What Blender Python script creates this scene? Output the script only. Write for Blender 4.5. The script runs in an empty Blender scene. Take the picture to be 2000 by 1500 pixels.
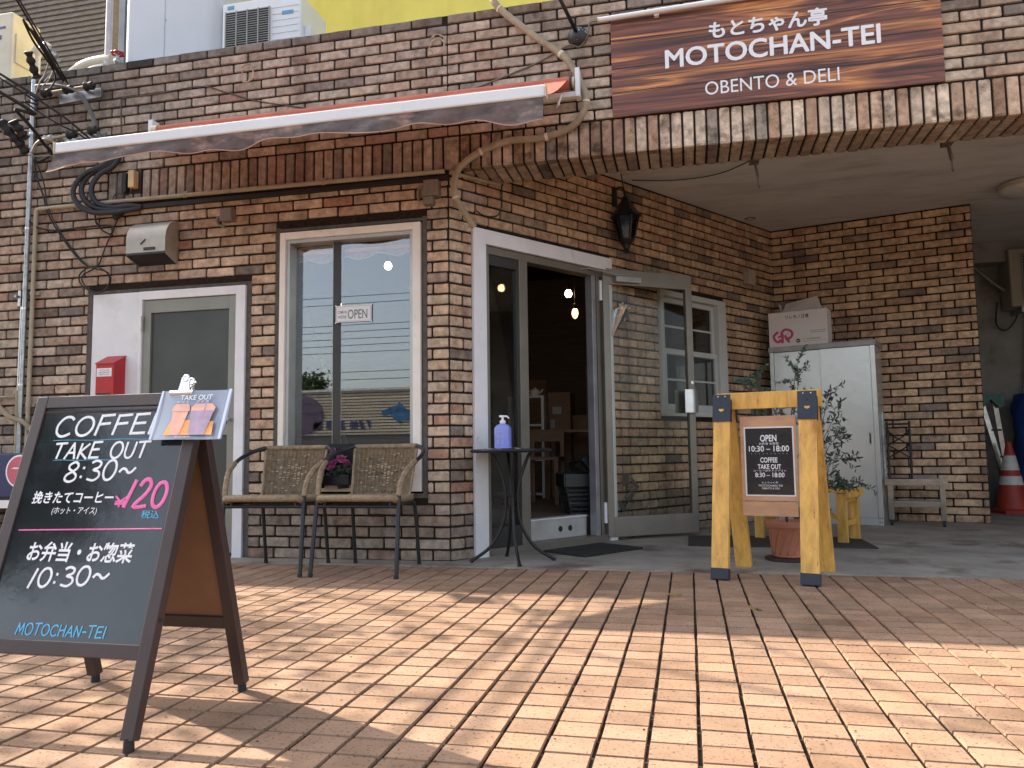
import bpy, bmesh, math, random
from mathutils import Vector, Matrix
random.seed(7)
R = math.radians
sc = bpy.context.scene
COL = sc.collection
# ---------------------------------------------------------------- camera
cd = bpy.data.cameras.new('camera'); cam = bpy.data.objects.new('camera', cd); COL.objects.link(cam)
F_PX, PITCH, ROLL, YAW = 1504.66, .0869, -.0136, -.2238
cy, sy, cp, sp = math.cos(YAW), math.sin(YAW), math.cos(PITCH), math.sin(PITCH)
fw = Vector((sy*cp, cy*cp, sp)); r0 = Vector((cy, -sy, 0)); u0 = r0.cross(fw)
rr = r0*math.cos(ROLL) + u0*math.sin(ROLL); uu = -r0*math.sin(ROLL) + u0*math.cos(ROLL)
M4 = Matrix((rr, uu, -fw)).transposed().to_4x4(); M4.translation = (1.5273, -4.8543, .7089)
cam.matrix_world = M4
cd.sensor_width = 36; cd.lens = F_PX*36/2000; cd.clip_start = .05; cd.clip_end = 500
sc.camera = cam
# ---------------------------------------------------------------- world, sun, exposure
SUN = Vector((-.756, .176, .631)).normalized()
w = bpy.data.worlds.new('World'); sc.world = w; w.use_nodes = True
sk = w.node_tree.nodes.new('ShaderNodeTexSky'); sk.sky_type = 'NISHITA'; sk.sun_disc = False
sk.sun_elevation = math.asin(SUN.z); sk.sun_rotation = math.atan2(SUN.x, SUN.y); sk.dust_density = 2.5; sk.air_density = 1.0; sk.ozone_density = .6
bg = w.node_tree.nodes['Background']; bg.inputs[1].default_value = .15
hs = w.node_tree.nodes.new('ShaderNodeHueSaturation'); hs.inputs['Saturation'].default_value = .55
w.node_tree.links.new(sk.outputs[0], hs.inputs['Color']); w.node_tree.links.new(hs.outputs[0], bg.inputs[0])
sl = bpy.data.lights.new('sun', 'SUN'); sl.energy = 3.7; sl.angle = R(.53); sl.color = (1, .9, .76)
so = bpy.data.objects.new('sun', sl); COL.objects.link(so); so.rotation_euler = SUN.to_track_quat('Z', 'Y').to_euler(); so.location = SUN*30
sc.view_settings.view_transform = 'Standard'; sc.view_settings.look = 'None'; sc.view_settings.exposure = 1.55; sc.view_settings.gamma = 1

# ---------------------------------------------------------------- helpers
def lin(h):
    c = [int(h[i:i+2], 16)/255 for i in (0, 2, 4)]
    return tuple(x/12.92 if x <= .04045 else ((x+.055)/1.055)**2.4 for x in c)
def mat(name, col, rough=.6, metal=0, vary=(6, .18), bump=None, attr=False, spec=.5, coat=0, stain=None, speck=None, emit=None, trans=0, stretch=None, streak=None):
    m = bpy.data.materials.new(name); m.use_nodes = True
    nt = m.node_tree; N = nt.nodes; Lk = nt.links.new; b = N['Principled BSDF']
    b.inputs['Roughness'].default_value = rough; b.inputs['Metallic'].default_value = metal
    b.inputs['Specular IOR Level'].default_value = spec; b.inputs['Coat Weight'].default_value = coat
    tc = N.new('ShaderNodeTexCoord'); co = tc.outputs['Object']
    if stretch:
        mp = N.new('ShaderNodeMapping'); mp.inputs['Scale'].default_value = stretch; Lk(co, mp.inputs[0]); co = mp.outputs[0]
    def noise(s, d=5, r=.6):
        n = N.new('ShaderNodeTexNoise'); n.inputs['Scale'].default_value = s; n.inputs['Detail'].default_value = d; n.inputs['Roughness'].default_value = r
        Lk(co, n.inputs['Vector']); return n.outputs['Fac']
    def ramp(f, a, c0, bb, c1):
        r = N.new('ShaderNodeValToRGB'); e = r.color_ramp.elements
        e[0].position = a; e[0].color = (*c0, 1); e[1].position = bb; e[1].color = (*c1, 1); Lk(f, r.inputs[0]); return r.outputs[0]
    def mult(a, c):
        x = N.new('ShaderNodeMix'); x.data_type = 'RGBA'; x.blend_type = 'MULTIPLY'; x.inputs[0].default_value = 1
        Lk(a, x.inputs[6]); Lk(c, x.inputs[7]); return x.outputs[2]
    if attr:
        a = N.new('ShaderNodeAttribute'); a.attribute_name = 'col'; c = a.outputs['Color']
    else:
        g = N.new('ShaderNodeRGB'); g.outputs[0].default_value = (*col, 1); c = g.outputs[0]
    if vary:
        lo = 1-vary[1]; hi = 1+vary[1]
        c = mult(c, ramp(noise(vary[0]), .32, (lo,)*3, .68, (hi,)*3))
    if stain:                                   # (scale, lo, hi, colour multiplier)
        c = mult(c, ramp(noise(stain[0], 6, .65), stain[1], (1, 1, 1), stain[2], stain[3]))
    if speck:                                   # small dark pits
        c = mult(c, ramp(noise(speck[0], 3, .7), speck[1], (1, 1, 1), speck[2], speck[3]))
    if streak:                                  # rain streaks running down: (scale, lo, hi, colour multiplier)
        mp = N.new('ShaderNodeMapping'); mp.inputs['Scale'].default_value = (1, 1, .09); Lk(tc.outputs['Object'], mp.inputs[0])
        n = N.new('ShaderNodeTexNoise'); n.inputs['Scale'].default_value = streak[0]; n.inputs['Detail'].default_value = 5; Lk(mp.outputs[0], n.inputs['Vector'])
        c = mult(c, ramp(n.outputs['Fac'], streak[1], (1, 1, 1), streak[2], streak[3]))
    Lk(c, b.inputs['Base Color'])
    if bump:
        bp = N.new('ShaderNodeBump'); bp.inputs['Strength'].default_value = bump[1]; bp.inputs['Distance'].default_value = bump[2] if len(bump) > 2 else .003
        Lk(noise(bump[0], 6, .7), bp.inputs['Height']); Lk(bp.outputs[0], b.inputs['Normal'])
    if emit:
        b.inputs['Emission Color'].default_value = (*emit[0], 1); b.inputs['Emission Strength'].default_value = emit[1]
    if trans:
        t = N.new('ShaderNodeBsdfTranslucent'); Lk(c, t.inputs[0]); x = N.new('ShaderNodeMixShader'); x.inputs[0].default_value = trans
        Lk(b.outputs[0], x.inputs[1]); Lk(t.outputs[0], x.inputs[2]); Lk(x.outputs[0], N['Material Output'].inputs[0])
    return m
def glass(name, refl, tint=(1, 1, 1), rough=.0, k=.9):
    m = bpy.data.materials.new(name); m.use_nodes = True; nt = m.node_tree; N = nt.nodes; N.remove(N['Principled BSDF']); Lk = nt.links.new
    t = N.new('ShaderNodeBsdfTransparent'); t.inputs[0].default_value = (*tint, 1)
    g = N.new('ShaderNodeBsdfGlossy'); g.inputs['Roughness'].default_value = rough; g.inputs[0].default_value = (.95, .97, 1, 1)
    f = N.new('ShaderNodeFresnel'); f.inputs[0].default_value = 1.5
    a = N.new('ShaderNodeMath'); a.operation = 'MULTIPLY_ADD'; a.inputs[1].default_value = k; a.inputs[2].default_value = refl; a.use_clamp = True
    Lk(f.outputs[0], a.inputs[0]); x = N.new('ShaderNodeMixShader'); Lk(a.outputs[0], x.inputs[0]); Lk(t.outputs[0], x.inputs[1]); Lk(g.outputs[0], x.inputs[2])
    Lk(x.outputs[0], N['Material Output'].inputs[0]); return m

OFF = {}
def V(*a): return Vector(a)
def catmull(p, n=8, closed=False):
    p = [Vector(q) for q in p]
    if len(p) < 3: return p
    out = []; m = len(p)
    for i in range(m if closed else m-1):
        g = (lambda k: p[k % m]) if closed else (lambda k: p[max(0, min(m-1, k))])
        a, b, c, d = g(i-1), g(i), g(i+1), g(i+2)
        for j in range(n):
            t = j/n
            out.append(.5*((2*b)+(c-a)*t+(2*a-5*b+4*c-d)*t*t+(3*b-a-3*c+d)*t**3))
    if not closed: out.append(p[-1])
    return out
class MB:
    def __init__(s): s.v = []; s.f = []; s.mi = []; s.m = 0; s.c = None; s.cols = []
    def add(s, vs, fs):
        o = len(s.v); s.v += [Vector(q) for q in vs]
        s.f += [tuple(o+i for i in f) for f in fs]; s.mi += [s.m]*len(fs)
        if s.c is not None: s.cols += [s.c]*len(vs)
        return s
    def box(s, c, d, rz=0, M=None):
        h = [x/2 for x in d]; M = M or Matrix.Rotation(R(rz), 3, 'Z'); c = Vector(c)
        vs = [c+M @ Vector((h[0]*i, h[1]*j, h[2]*k)) for i in (-1, 1) for j in (-1, 1) for k in (-1, 1)]
        return s.add(vs, [(0, 1, 3, 2), (4, 6, 7, 5), (0, 4, 5, 1), (2, 3, 7, 6), (0, 2, 6, 4), (1, 5, 7, 3)])
    def bb(s, a, b):                                 # axis box from corner to corner
        return s.box([(a[i]+b[i])/2 for i in range(3)], [abs(a[i]-b[i]) for i in range(3)])
    def fb(s, fr, a, b):                             # box in a frame fr=(O,U,N): coords u, n, z
        O, U, N = fr; c = [(a[i]+b[i])/2 for i in range(3)]; d = [abs(a[i]-b[i]) for i in range(3)]
        return s.box(O+U*c[0]+N*c[1]+V(0, 0, c[2]), d, M=Matrix((U, N, V(0, 0, 1))).transposed())
    def bar(s, p, q, wd, ht, up=(0, 0, 1)):
        p = Vector(p); q = Vector(q); d = (q-p); l = d.length; d.normalize(); x = d.cross(Vector(up)).normalized(); z = x.cross(d)
        return s.box((p+q)/2, (wd, l, ht), M=Matrix((x, d, z)).transposed())
    def tube(s, pts, r, n=8, closed=False, caps=True):
        pts = [Vector(q) for q in pts]; m = len(pts); rings = []; prev = None
        for i, q in enumerate(pts):
            if closed: t = pts[(i+1) % m]-pts[i-1]
            else: t = pts[min(i+1, m-1)]-pts[max(i-1, 0)]
            t.normalize()
            if prev is None:
                a = Vector((0, 0, 1)) if abs(t.z) < .9 else Vector((1, 0, 0)); x = t.cross(a).normalized()
            else:
                x = (prev-t*prev.dot(t)).normalized()
            prev = x; y = t.cross(x); rad = r[i] if isinstance(r, (list, tuple)) else r
            rings.append([q+(x*math.cos(2*math.pi*k/n)+y*math.sin(2*math.pi*k/n))*rad for k in range(n)])
        fs = []
        for i in range(m if closed else m-1):
            j = (i+1) % m
            fs += [(i*n+k, i*n+(k+1) % n, j*n+(k+1) % n, j*n+k) for k in range(n)]
        if caps and not closed: fs += [tuple(range(n-1, -1, -1)), tuple((m-1)*n+k for k in range(n))]
        return s.add([q for g in rings for q in g], fs)
    def lathe(s, prof, c=(0, 0, 0), n=24, M=None, caps=True):
        c = Vector(c); M = M or Matrix.Identity(3); vs = []; m = len(prof)
        for r_, z in prof: vs += [c+M @ Vector((r_*math.cos(2*math.pi*k/n), r_*math.sin(2*math.pi*k/n), z)) for k in range(n)]
        fs = [(i*n+k, i*n+(k+1) % n, (i+1)*n+(k+1) % n, (i+1)*n+k) for i in range(m-1) for k in range(n)]
        if caps: fs += [tuple(range(n-1, -1, -1)), tuple((m-1)*n+k for k in range(n))]
        return s.add(vs, fs)
    def prism(s, poly, O, U, W, t):                  # outline in the plane O,U,W, thickness t along UxW
        O, U, W = Vector(O), Vector(U), Vector(W); N = U.cross(W).normalized(); n = len(poly)
        vs = [O+U*a+W*b for a, b in poly]+[O+U*a+W*b+N*t for a, b in poly]
        return s.add(vs, [tuple(range(n-1, -1, -1)), tuple(range(n, 2*n))]+[(i, (i+1) % n, n+(i+1) % n, n+i) for i in range(n)])
    def quad(s, *p): return s.add(p, [tuple(range(len(p)))])
    def build(s, name, m, parent=None, bevel=0, smooth=False, origin=None, seg=2):
        off = V(0, 0, 0)
        if parent:
            q = parent
            while q.parent: q = q.parent
            off = OFF[q]
        elif origin is not None: off = Vector(origin)
        elif s.v:
            off = V(sum(q.x for q in s.v)/len(s.v), sum(q.y for q in s.v)/len(s.v), min(q.z for q in s.v))
        me = bpy.data.meshes.new(name); me.from_pydata([q-off for q in s.v], [], s.f)
        for k in (m if isinstance(m, (list, tuple)) else [m]): me.materials.append(k)
        me.polygons.foreach_set('material_index', s.mi)
        if s.cols and len(s.cols) == len(s.v):
            at = me.color_attributes.new('col', 'FLOAT_COLOR', 'POINT'); at.data.foreach_set('color', [x for c in s.cols for x in (*c, 1)])
        bm = bmesh.new(); bm.from_mesh(me)
        if bevel:
            es = [e for e in bm.edges if len(e.link_faces) == 2 and e.calc_face_angle(0) > .6]
            bmesh.ops.bevel(bm, geom=es, offset=bevel, segments=seg, profile=.6, affect='EDGES', clamp_overlap=True)
        bmesh.ops.recalc_face_normals(bm, faces=bm.faces)
        bm.to_mesh(me); bm.free()
        if smooth:
            me.polygons.foreach_set('use_smooth', [True]*len(me.polygons))
            if smooth is not True: me.set_sharp_from_angle(angle=R(smooth))
        o = bpy.data.objects.new(name, me); COL.objects.link(o)
        if parent: o.parent = parent; OFF[o] = off
        else: o.location = off; OFF[o] = off
        return o
def thing(name, label, cat, loc=(0, 0, 0), group=None, local=False):
    o = bpy.data.objects.new(name, None); COL.objects.link(o); o.empty_display_size = .1
    o['label'] = label; o['category'] = cat
    if group: o['group'] = group
    o.location = loc; OFF[o] = V(0, 0, 0) if local else Vector(loc); return o
def tag(o, label, cat, group=None, kind=None):
    if label: o['label'] = label
    if cat: o['category'] = cat
    if group: o['group'] = group
    if kind: o['kind'] = kind
    return o
def dup(root, loc, rz, label=None):
    r = root.copy(); COL.objects.link(r); r.location = loc; r.rotation_euler = (0, 0, rz)
    if label: r['label'] = label
    for ch in root.children:
        c = ch.copy(); COL.objects.link(c); c.parent = r
        for g in ch.children:
            d = g.copy(); COL.objects.link(d); d.parent = c
    return r
# lettering: font outlines turned into a thin mesh on a plane
def glyphs(body, offset=0, thick=.0006):
    c = bpy.data.curves.new('lettering', 'FONT'); c.body = body; c.offset = offset; c.extrude = 0; c.resolution_u = 4
    o = bpy.data.objects.new('lettering', c); COL.objects.link(o)
    dg = bpy.context.evaluated_depsgraph_get(); me = bpy.data.meshes.new_from_object(o.evaluated_get(dg))
    vs = [v.co.copy() for v in me.vertices]; fs = [tuple(p.vertices) for p in me.polygons]
    bpy.data.objects.remove(o); bpy.data.curves.remove(c); bpy.data.meshes.remove(me); return vs, fs
def text(mb, body, O, U, W, x0, x1, y0, y1, lift=.001, offset=0, shear=0, slope=0):
    """letters stretched into the rectangle x0..x1, y0..y1 of the plane O,U,W"""
    vs, fs = glyphs(body, offset); O, U, W = Vector(O), Vector(U), Vector(W); N = U.cross(W)
    a0 = min(v.x for v in vs); a1 = max(v.x for v in vs); b0 = min(v.y for v in vs); b1 = max(v.y for v in vs)
    out = []
    for v in vs:
        s_ = (v.x-a0)/(a1-a0); t_ = (v.y-b0)/(b1-b0)
        out.append(O+U*(x0+(x1-x0)*s_+shear*t_*(y1-y0))+W*(y0+(y1-y0)*t_+slope*s_)+N*lift)
    mb.add(out, fs)
def el(cx, cy_, a, b, n=12, s=1.6): return [(cx+a*math.cos(s+2*math.pi*k/n), cy_+b*math.sin(s+2*math.pi*k/n)) for k in range(n+1)]
STROKE = {
 'C': (.8, [[(.76, .84), (.6, .98), (.38, 1), (.18, .86), (.05, .55), (.1, .22), (.28, .03), (.5, 0), (.78, .14)]]),
 'O': (.85, [el(.42, .5, .4, .5)]), '0': (.68, [el(.34, .5, .32, .5)]),
 'F': (.66, [[(.1, 1), (.04, 0)], [(.1, .96), (.68, 1)], [(.08, .53), (.58, .57)]]),
 'E': (.7, [[(.1, 1), (.05, 0)], [(.1, .97), (.68, 1)], [(.08, .52), (.6, .54)], [(.05, .02), (.7, .03)]]),
 'T': (.75, [[(0, .96), (.78, 1)], [(.4, .98), (.33, 0)]]), 'A': (.75, [[(0, 0), (.4, 1), (.72, 0)], [(.14, .36), (.6, .38)]]),
 'K': (.66, [[(.08, 1), (.05, 0)], [(.62, .97), (.1, .45), (.66, 0)]]), 'U': (.7, [[(.05, 1), (.04, .4), (.13, .1), (.34, 0), (.55, .1), (.63, .4), (.68, 1)]]),
 'M': (.85, [[(0, 0), (.14, 1), (.42, .25), (.72, 1), (.82, 0)]]), 'H': (.7, [[(.06, 1), (.02, 0)], [(.66, 1), (.62, 0)], [(.05, .5), (.64, .53)]]),
 'N': (.72, [[(.02, 0), (.08, 1), (.6, .02), (.7, 1)]]), 'I': (.2, [[(.1, 1), (.06, 0)]]), '-': (.45, [[(.03, .42), (.42, .45)]]),
 '8': (.66, [[(.6, .86), (.4, 1), (.14, .88), (.14, .68), (.38, .52), (.62, .32), (.6, .1), (.33, 0), (.08, .12), (.1, .34), (.35, .5), (.58, .68), (.6, .86)]]),
 '3': (.64, [[(.06, .9), (.3, 1), (.56, .88), (.52, .66), (.24, .54), (.55, .44), (.64, .2), (.4, .01), (.03, .1)]]),
 '1': (.3, [[(.26, 1), (.04, 0)]]), '2': (.72, [[(.1, .76), (.24, .97), (.48, 1), (.64, .8), (.5, .48), (.04, .03), (.72, .06)]]),
 ':': (.25, [[(.12, .72), (.11, .66)], [(.1, .26), (.09, .2)]]), '~': (.85, [[(.02, .4), (.16, .57), (.34, .52), (.5, .36), (.66, .38), (.84, .6)]]),
 'Y': (.7, [[(0, 1), (.35, .5), (.7, 1)], [(.35, .5), (.35, 0)], [(.08, .48), (.62, .5)], [(.08, .26), (.62, .28)]]), ' ': (.45, [])}
def chalk(mb, body, O, U, W, x0, x1, y0, y1, r, slant=0, slope=0):
    O, U, W = Vector(O), Vector(U), Vector(W); N = U.cross(W).normalized(); gap = .17
    tot = sum(STROKE[c][0]+gap for c in body)-gap; sx = (x1-x0)/tot; h = y1-y0; x = 0
    for c in body:
        wd, ss = STROKE[c]; dy = random.uniform(-.03, .03)*h; kk = random.uniform(.94, 1.05)
        for st in ss:
            pts = [V(x0+(x+a)*sx+slant*b*h, y0+b*h*kk+dy+slope*((x+a)/tot), 0) for a, b in st]
            if len(pts) > 5: pts = catmull(pts, 4)
            P = [O+U*p.x+W*p.y for p in pts]
            k0 = len(mb.v)
            if len(st) > 5: mb.tube(P, r, 6)
            else:
                for s_, e_ in zip(P, P[1:]): g_ = (e_-s_).normalized()*r*.5; mb.tube([s_-g_, e_+g_], r, 8)
            for i in range(k0, len(mb.v)):                # flatten the stroke against the board
                q = mb.v[i]; d = (q-O).dot(N); mb.v[i] = q-N*(d*.82)+N*.0012
        x += wd+gap
def poly2(O, U, W, pts): return [Vector(O)+Vector(U)*a+Vector(W)*b for a, b in pts]
# ---------------------------------------------------------------- materials
BR = mat('brick', (1, 1, 1), .9, vary=(22, .3), bump=(110, .6, .005), attr=True, spec=.25, stain=(7, .53, .72, (.58, .54, .52)), speck=(130, .6, .7, (.55, .5, .46)), streak=(5, .52, .72, (.66, .63, .62)))
BRW = mat('weathered brick', (1, 1, 1), .92, vary=(20, .3), bump=(90, .6, .005), attr=True, spec=.2, stain=(6.5, .5, .64, (.34, .32, .3)), speck=(120, .6, .7, (.5, .46, .42)))
MORT = mat('mortar', (.028, .021, .017), .95, vary=(30, .3), bump=(200, .5, .003), spec=.1)
SEAL = mat('grey render', (.11, .1, .09), .95, vary=(20, .25), bump=(150, .4, .002), spec=.1)
TILE = mat('paving tile', (1, 1, 1), .85, vary=(9, .12), bump=(160, .35, .002), attr=True, spec=.3, stain=(2.6, .5, .7, (.68, .64, .62)), speck=(95, .57, .65, (.4, .34, .31)))
SAND = mat('joint sand', (.055, .042, .031), .95, vary=(25, .45), bump=(220, .6, .003), spec=.1, stain=(3, .4, .62, (.28, .25, .24)))
CONC = mat('concrete', (.3, .272, .23), .75, vary=(3, .25), bump=(70, .3, .003), spec=.3, stain=(1.9, .53, .64, (.5, .46, .42)), speck=(60, .66, .75, (.6, .57, .55)))
CEIL = mat('ceiling board', (.56, .55, .52), .85, vary=(1.5, .12), bump=(40, .1, .002), stain=(2.5, .52, .75, (.75, .7, .65)), stretch=(1, 3, 1))
GWALL = mat('garage concrete', (.27, .26, .235), .9, vary=(2, .2), bump=(50, .3, .003), stain=(3, .5, .7, (.6, .58, .55)))
ASPH = mat('asphalt', (.05, .05, .052), .9, vary=(20, .25), bump=(150, .5, .004))
ALU = mat('white aluminium', (.74, .74, .76), .4, vary=(5, .06), stain=(9, .62, .75, (.75, .72, .7)))
CREAM = mat('cream window trim', (.78, .73, .66), .45, vary=(5, .06), stain=(9, .6, .76, (.75, .7, .66)))
SILV = mat('silver sash', (.42, .42, .4), .35, .6, vary=(6, .08))
BRONZE = mat('grey bronze aluminium', (.2, .18, .15), .38, .35, vary=(6, .1))
DKBR = mat('dark bronze', (.045, .042, .038), .4, .3, vary=(6, .1))
WPANEL = mat('white panel', (.72, .74, .76), .5, vary=(3, .06), stain=(4, .55, .8, (.82, .8, .76)))
DOORG = mat('obscured door glass', (.052, .06, .055), .32, vary=(2.5, .18), spec=.5)
BLK = mat('black metal', (.012, .012, .014), .38, .2, vary=(20, .15), bump=(200, .08, .001))
BLKR = mat('black rubber', (.013, .013, .014), .65, vary=(15, .25), bump=(90, .15, .002))
GALV = mat('galvanised steel', (.38, .4, .41), .38, .75, vary=(40, .2), stain=(12, .5, .7, (.65, .6, .55)))
STEEL = mat('brushed steel', (.55, .55, .55), .3, .9, vary=(10, .12))
BEIGE = mat('beige plastic', (.36, .31, .22), .55, vary=(8, .12), stain=(10, .55, .75, (.65, .6, .52)))
GREYB = mat('weathered grey plastic', (.2, .175, .145), .6, vary=(12, .2), stain=(12, .5, .7, (.6, .55, .5)))
WHITE = mat('white enamel', (.72, .73, .74), .35, vary=(3, .04), stain=(6, .6, .85, (.86, .84, .8)))
IVORY = mat('aged ivory plastic', (.62, .55, .42), .5, vary=(4, .08), stain=(3, .5, .8, (.8, .72, .6)))
GL_WIN = glass('window glass', .09, (.9, .92, .91), k=.8)
GL_DOOR = glass('clear glass', .0, (.9, .91, .89), k=.14)
GL_SIDE = glass('sidelight glass', .03, (.62, .63, .6))
RED = mat('red paint', (.42, .012, .016), .4, vary=(8, .1))
PAPER = mat('white paper', (.75, .76, .78), .6, vary=(3, .03))
INK = mat('black ink', (.012, .012, .012), .6, vary=None)
CHW = mat('white chalk marker', (.78, .8, .82), .6, vary=(60, .08))
CHP = mat('pink chalk marker', (.75, .14, .38), .6, vary=(60, .1))
CHB = mat('blue chalk marker', (.1, .42, .68), .6, vary=(60, .1))
LETW = mat('white sign lettering', (.8, .8, .82), .5, vary=None)

# ---------------------------------------------------------------- brickwork
PAL = [((.52, .345, .205), 5), ((.47, .295, .165), 5), ((.55, .39, .255), 4), ((.43, .26, .145), 3), ((.49, .355, .225), 4), ((.41, .19, .10), 1.4), ((.22, .165, .125), .9), ((.31, .215, .15), 1.8)]
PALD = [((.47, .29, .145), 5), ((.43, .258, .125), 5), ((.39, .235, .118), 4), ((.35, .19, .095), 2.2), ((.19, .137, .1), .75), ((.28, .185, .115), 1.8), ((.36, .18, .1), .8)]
def pick(pal, k=1, grey=0):
    c = random.choices([p[0] for p in pal], [p[1] for p in pal])[0]; f = random.uniform(.84, 1.13)*k; ds = .24 if pal is PAL else .24 if pal is PALD else .08; f *= 1.26 if pal is PALD else 1.07; c = tuple(x+(c[0]*.86-x)*ds for x in c)
    g = sum(c)/3; return tuple(max(.01, (x*(1-grey)+g*grey)*f) for x in c)
def brick(mb, P, U, W, N, a0, a1, b0, b1, dep=.009):
    j = lambda s=.0012: random.uniform(-s, s)
    wd, ht = a1-a0, b1-b0; c = min(.006, wd*.2)*random.uniform(.5, 1.3)
    o = [(a0+c, b0+j()), (a0+wd*.35, b0+j(.0016)), (a0+wd*.7, b0+j(.0016)), (a1-c, b0+j()), (a1+j(), b0+c), (a1+j(), b1-c),
         (a1-c, b1+j()), (a0+wd*.66, b1+j(.0016)), (a0+wd*.3, b1+j(.0016)), (a0+c, b1+j()), (a0+j(), b1-c), (a0+j(), b0+c)]
    mx, my = (a0+a1)/2, (b0+b1)/2; ix, iy = 1-.009/wd, 1-.0095/ht; d = dep+j(.0012); t1 = j(.008); t2 = j(.02)
    vs = [P+U*x+W*y-N*.002 for x, y in o]
    vs += [P+U*(mx+(x-mx)*ix)+W*(my+(y-my)*iy)+N*(d+t1*(x-mx)+t2*(y-my)) for x, y in o]
    vs.append(P+U*mx+W*my+N*(d+.0008))
    mb.add(vs, [(i, (i+1) % 12, 12+(i+1) % 12, 12+i) for i in range(12)]+[(12+i, 12+(i+1) % 12, 24) for i in range(12)])
def courses(mb, P, U, N, u0, u1, z0, rows, C, L, opens, col, off=0, J=.010, W=Vector((0, 0, 1))):
    for k in range(rows):
        b0 = z0+k*C+J/2; b1 = z0+(k+1)*C-J/2; iv = [(u0, u1)]
        for oa, ob, za, zb in opens:
            if b0 < zb-.006 and b1 > za+.006:
                nx = []
                for a, b in iv:
                    if ob <= a or oa >= b: nx.append((a, b)); continue
                    if oa > a: nx.append((a, oa))
                    if ob < b: nx.append((ob, b))
                iv = nx
        s = math.floor((u0-off)/L)*L+off-L+(k % 2)*L/2+random.uniform(-.006, .006); n = int((u1-u0)/L)+4
        for i in range(n):
            A, B = s+i*L+J/2, s+(i+1)*L-J/2
            for a, b in iv:
                x0, x1 = max(A, a+.002), min(B, b-.002)
                if x1-x0 > .028:
                    mb.c = col((x0+x1)/2, (b0+b1)/2)
                    j = random.uniform(-.0015, .0015); brick(mb, P, U, W, N, x0, x1, b0+j, b1+j)
def core(mb, fr, u0, u1, z0, z1, t, opens, mi=0):
    us = sorted({u0, u1, *[x for o in opens for x in o[:2]]}); zs = sorted({z0, z1, *[min(max(x, z0), z1) for o in opens for x in o[2:]]}); mb.m = mi
    for i in range(len(us)-1):
        for k in range(len(zs)-1):
            uc, zc = (us[i]+us[i+1])/2, (zs[k]+zs[k+1])/2
            if any(o[0] < uc < o[1] and o[2] < zc < o[3] for o in opens): continue
            mb.c = (.1, .1, .1); mb.fb(fr, (us[i], -t, zs[k]), (us[i+1], 0, zs[k+1]))
X, Y, Z = V(1, 0, 0), V(0, 1, 0), V(0, 0, 1)
PH = R(54.5); DU = V(math.cos(PH), math.sin(PH), 0); DN = DU.cross(Z)
BU = V(math.cos(R(-15)), math.sin(R(-15)), 0); BN = BU.cross(Z)
FRF = (V(0, 0, 0), X, -Y); FRD = (V(0, 0, 0), DU, DN); INN = DU*4.18; FRB = (INN, BU, BN)

# ---------------------------------------------------------------- ground
TX, TY = .1215, .1065; YE = -.222
mb = MB(); mb.c = (.3, .2, .15)
mb.m = 1; mb.quad(V(-7, YE+.03, -.008), V(-7, -9, -.008), V(8, -9, -.008), V(8, YE+.03, -.008)); mb.m = 2; mb.quad(V(-7, YE+.02, -.0075), V(-7, YE-.004, -.0075), V(8, YE-.004, -.0075), V(8, YE+.02, -.0075)); mb.m = 0
i0, i1 = int(-5.2/TX), int(7/TX)
for i in range(i0, i1):
    xc = 1.53+(i-12)*TX; w_ = random.uniform(.0036, .0058)
    for j in range(0, 66):
        yc = YE-.004-(j+.5)*TY; x0, x1 = xc+w_, xc+TX-w_; gy = random.uniform(.0028, .0036); y0, y1 = yc-TY/2+gy, yc+TY/2-gy
        x0 += random.uniform(-.0012, .0012); x1 += random.uniform(-.0012, .0012); h = random.uniform(-.0006, .0006); e = .0022
        f = random.uniform(.84, 1.12); q = random.random(); q2 = .8 if random.random() < .06 else 1; mb.c = (.325*f*q2, (.199+.012*q)*f*q2, (.125+.016*q)*f*q2)
        zz = [h+random.uniform(-.0004, .0004) for _ in range(4)]
        mb.add([V(x0, y0, -.010), V(x1, y0, -.010), V(x1, y1, -.010), V(x0, y1, -.010), V(x0+e, y0+e, zz[0]), V(x1-e, y0+e, zz[1]), V(x1-e, y1-e, zz[2]), V(x0+e, y1-e, zz[3])],
               [(4, 5, 6, 7), (0, 1, 5, 4), (1, 2, 6, 5), (2, 3, 7, 6), (3, 0, 4, 7)])
tag(mb.build('pavement', [TILE, SAND, MORT], origin=(0, 0, 0)), 'pinkish brown brick tile paving in straight rows before the shop', 'pavement', kind='structure')
mb = MB()
mb.bb((-7, YE+.014, -.08), (8, 5.6, .004))
tag(mb.build('concrete_floor', CONC, origin=(0, 0, 0)), 'grey stained concrete floor of the covered entrance', 'floor', kind='structure')
mb = MB(); mb.quad(V(-90, -90, -.1), V(90, -90, -.1), V(90, 60, -.1), V(-90, 60, -.1)); mb.bb((-90, -9.3, -.12), (90, -9, -.004))
tag(mb.build('road', ASPH, origin=(0, 0, 0)), 'dark asphalt road running past the paved forecourt', 'road', kind='structure')
# the far verge of paving, beyond the individually laid tiles
mb = MB(); mb.c = (.325, .205, .133); mb.bb((-90, -9, -.05), (-7, -.2, -.012)); mb.bb((8, -9, -.05), (90, -.2, -.012))
tag(mb.build('path', TILE, origin=(0, 0, 0)), 'plain pinkish pavement continuing along the street', 'path', kind='structure')

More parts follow.
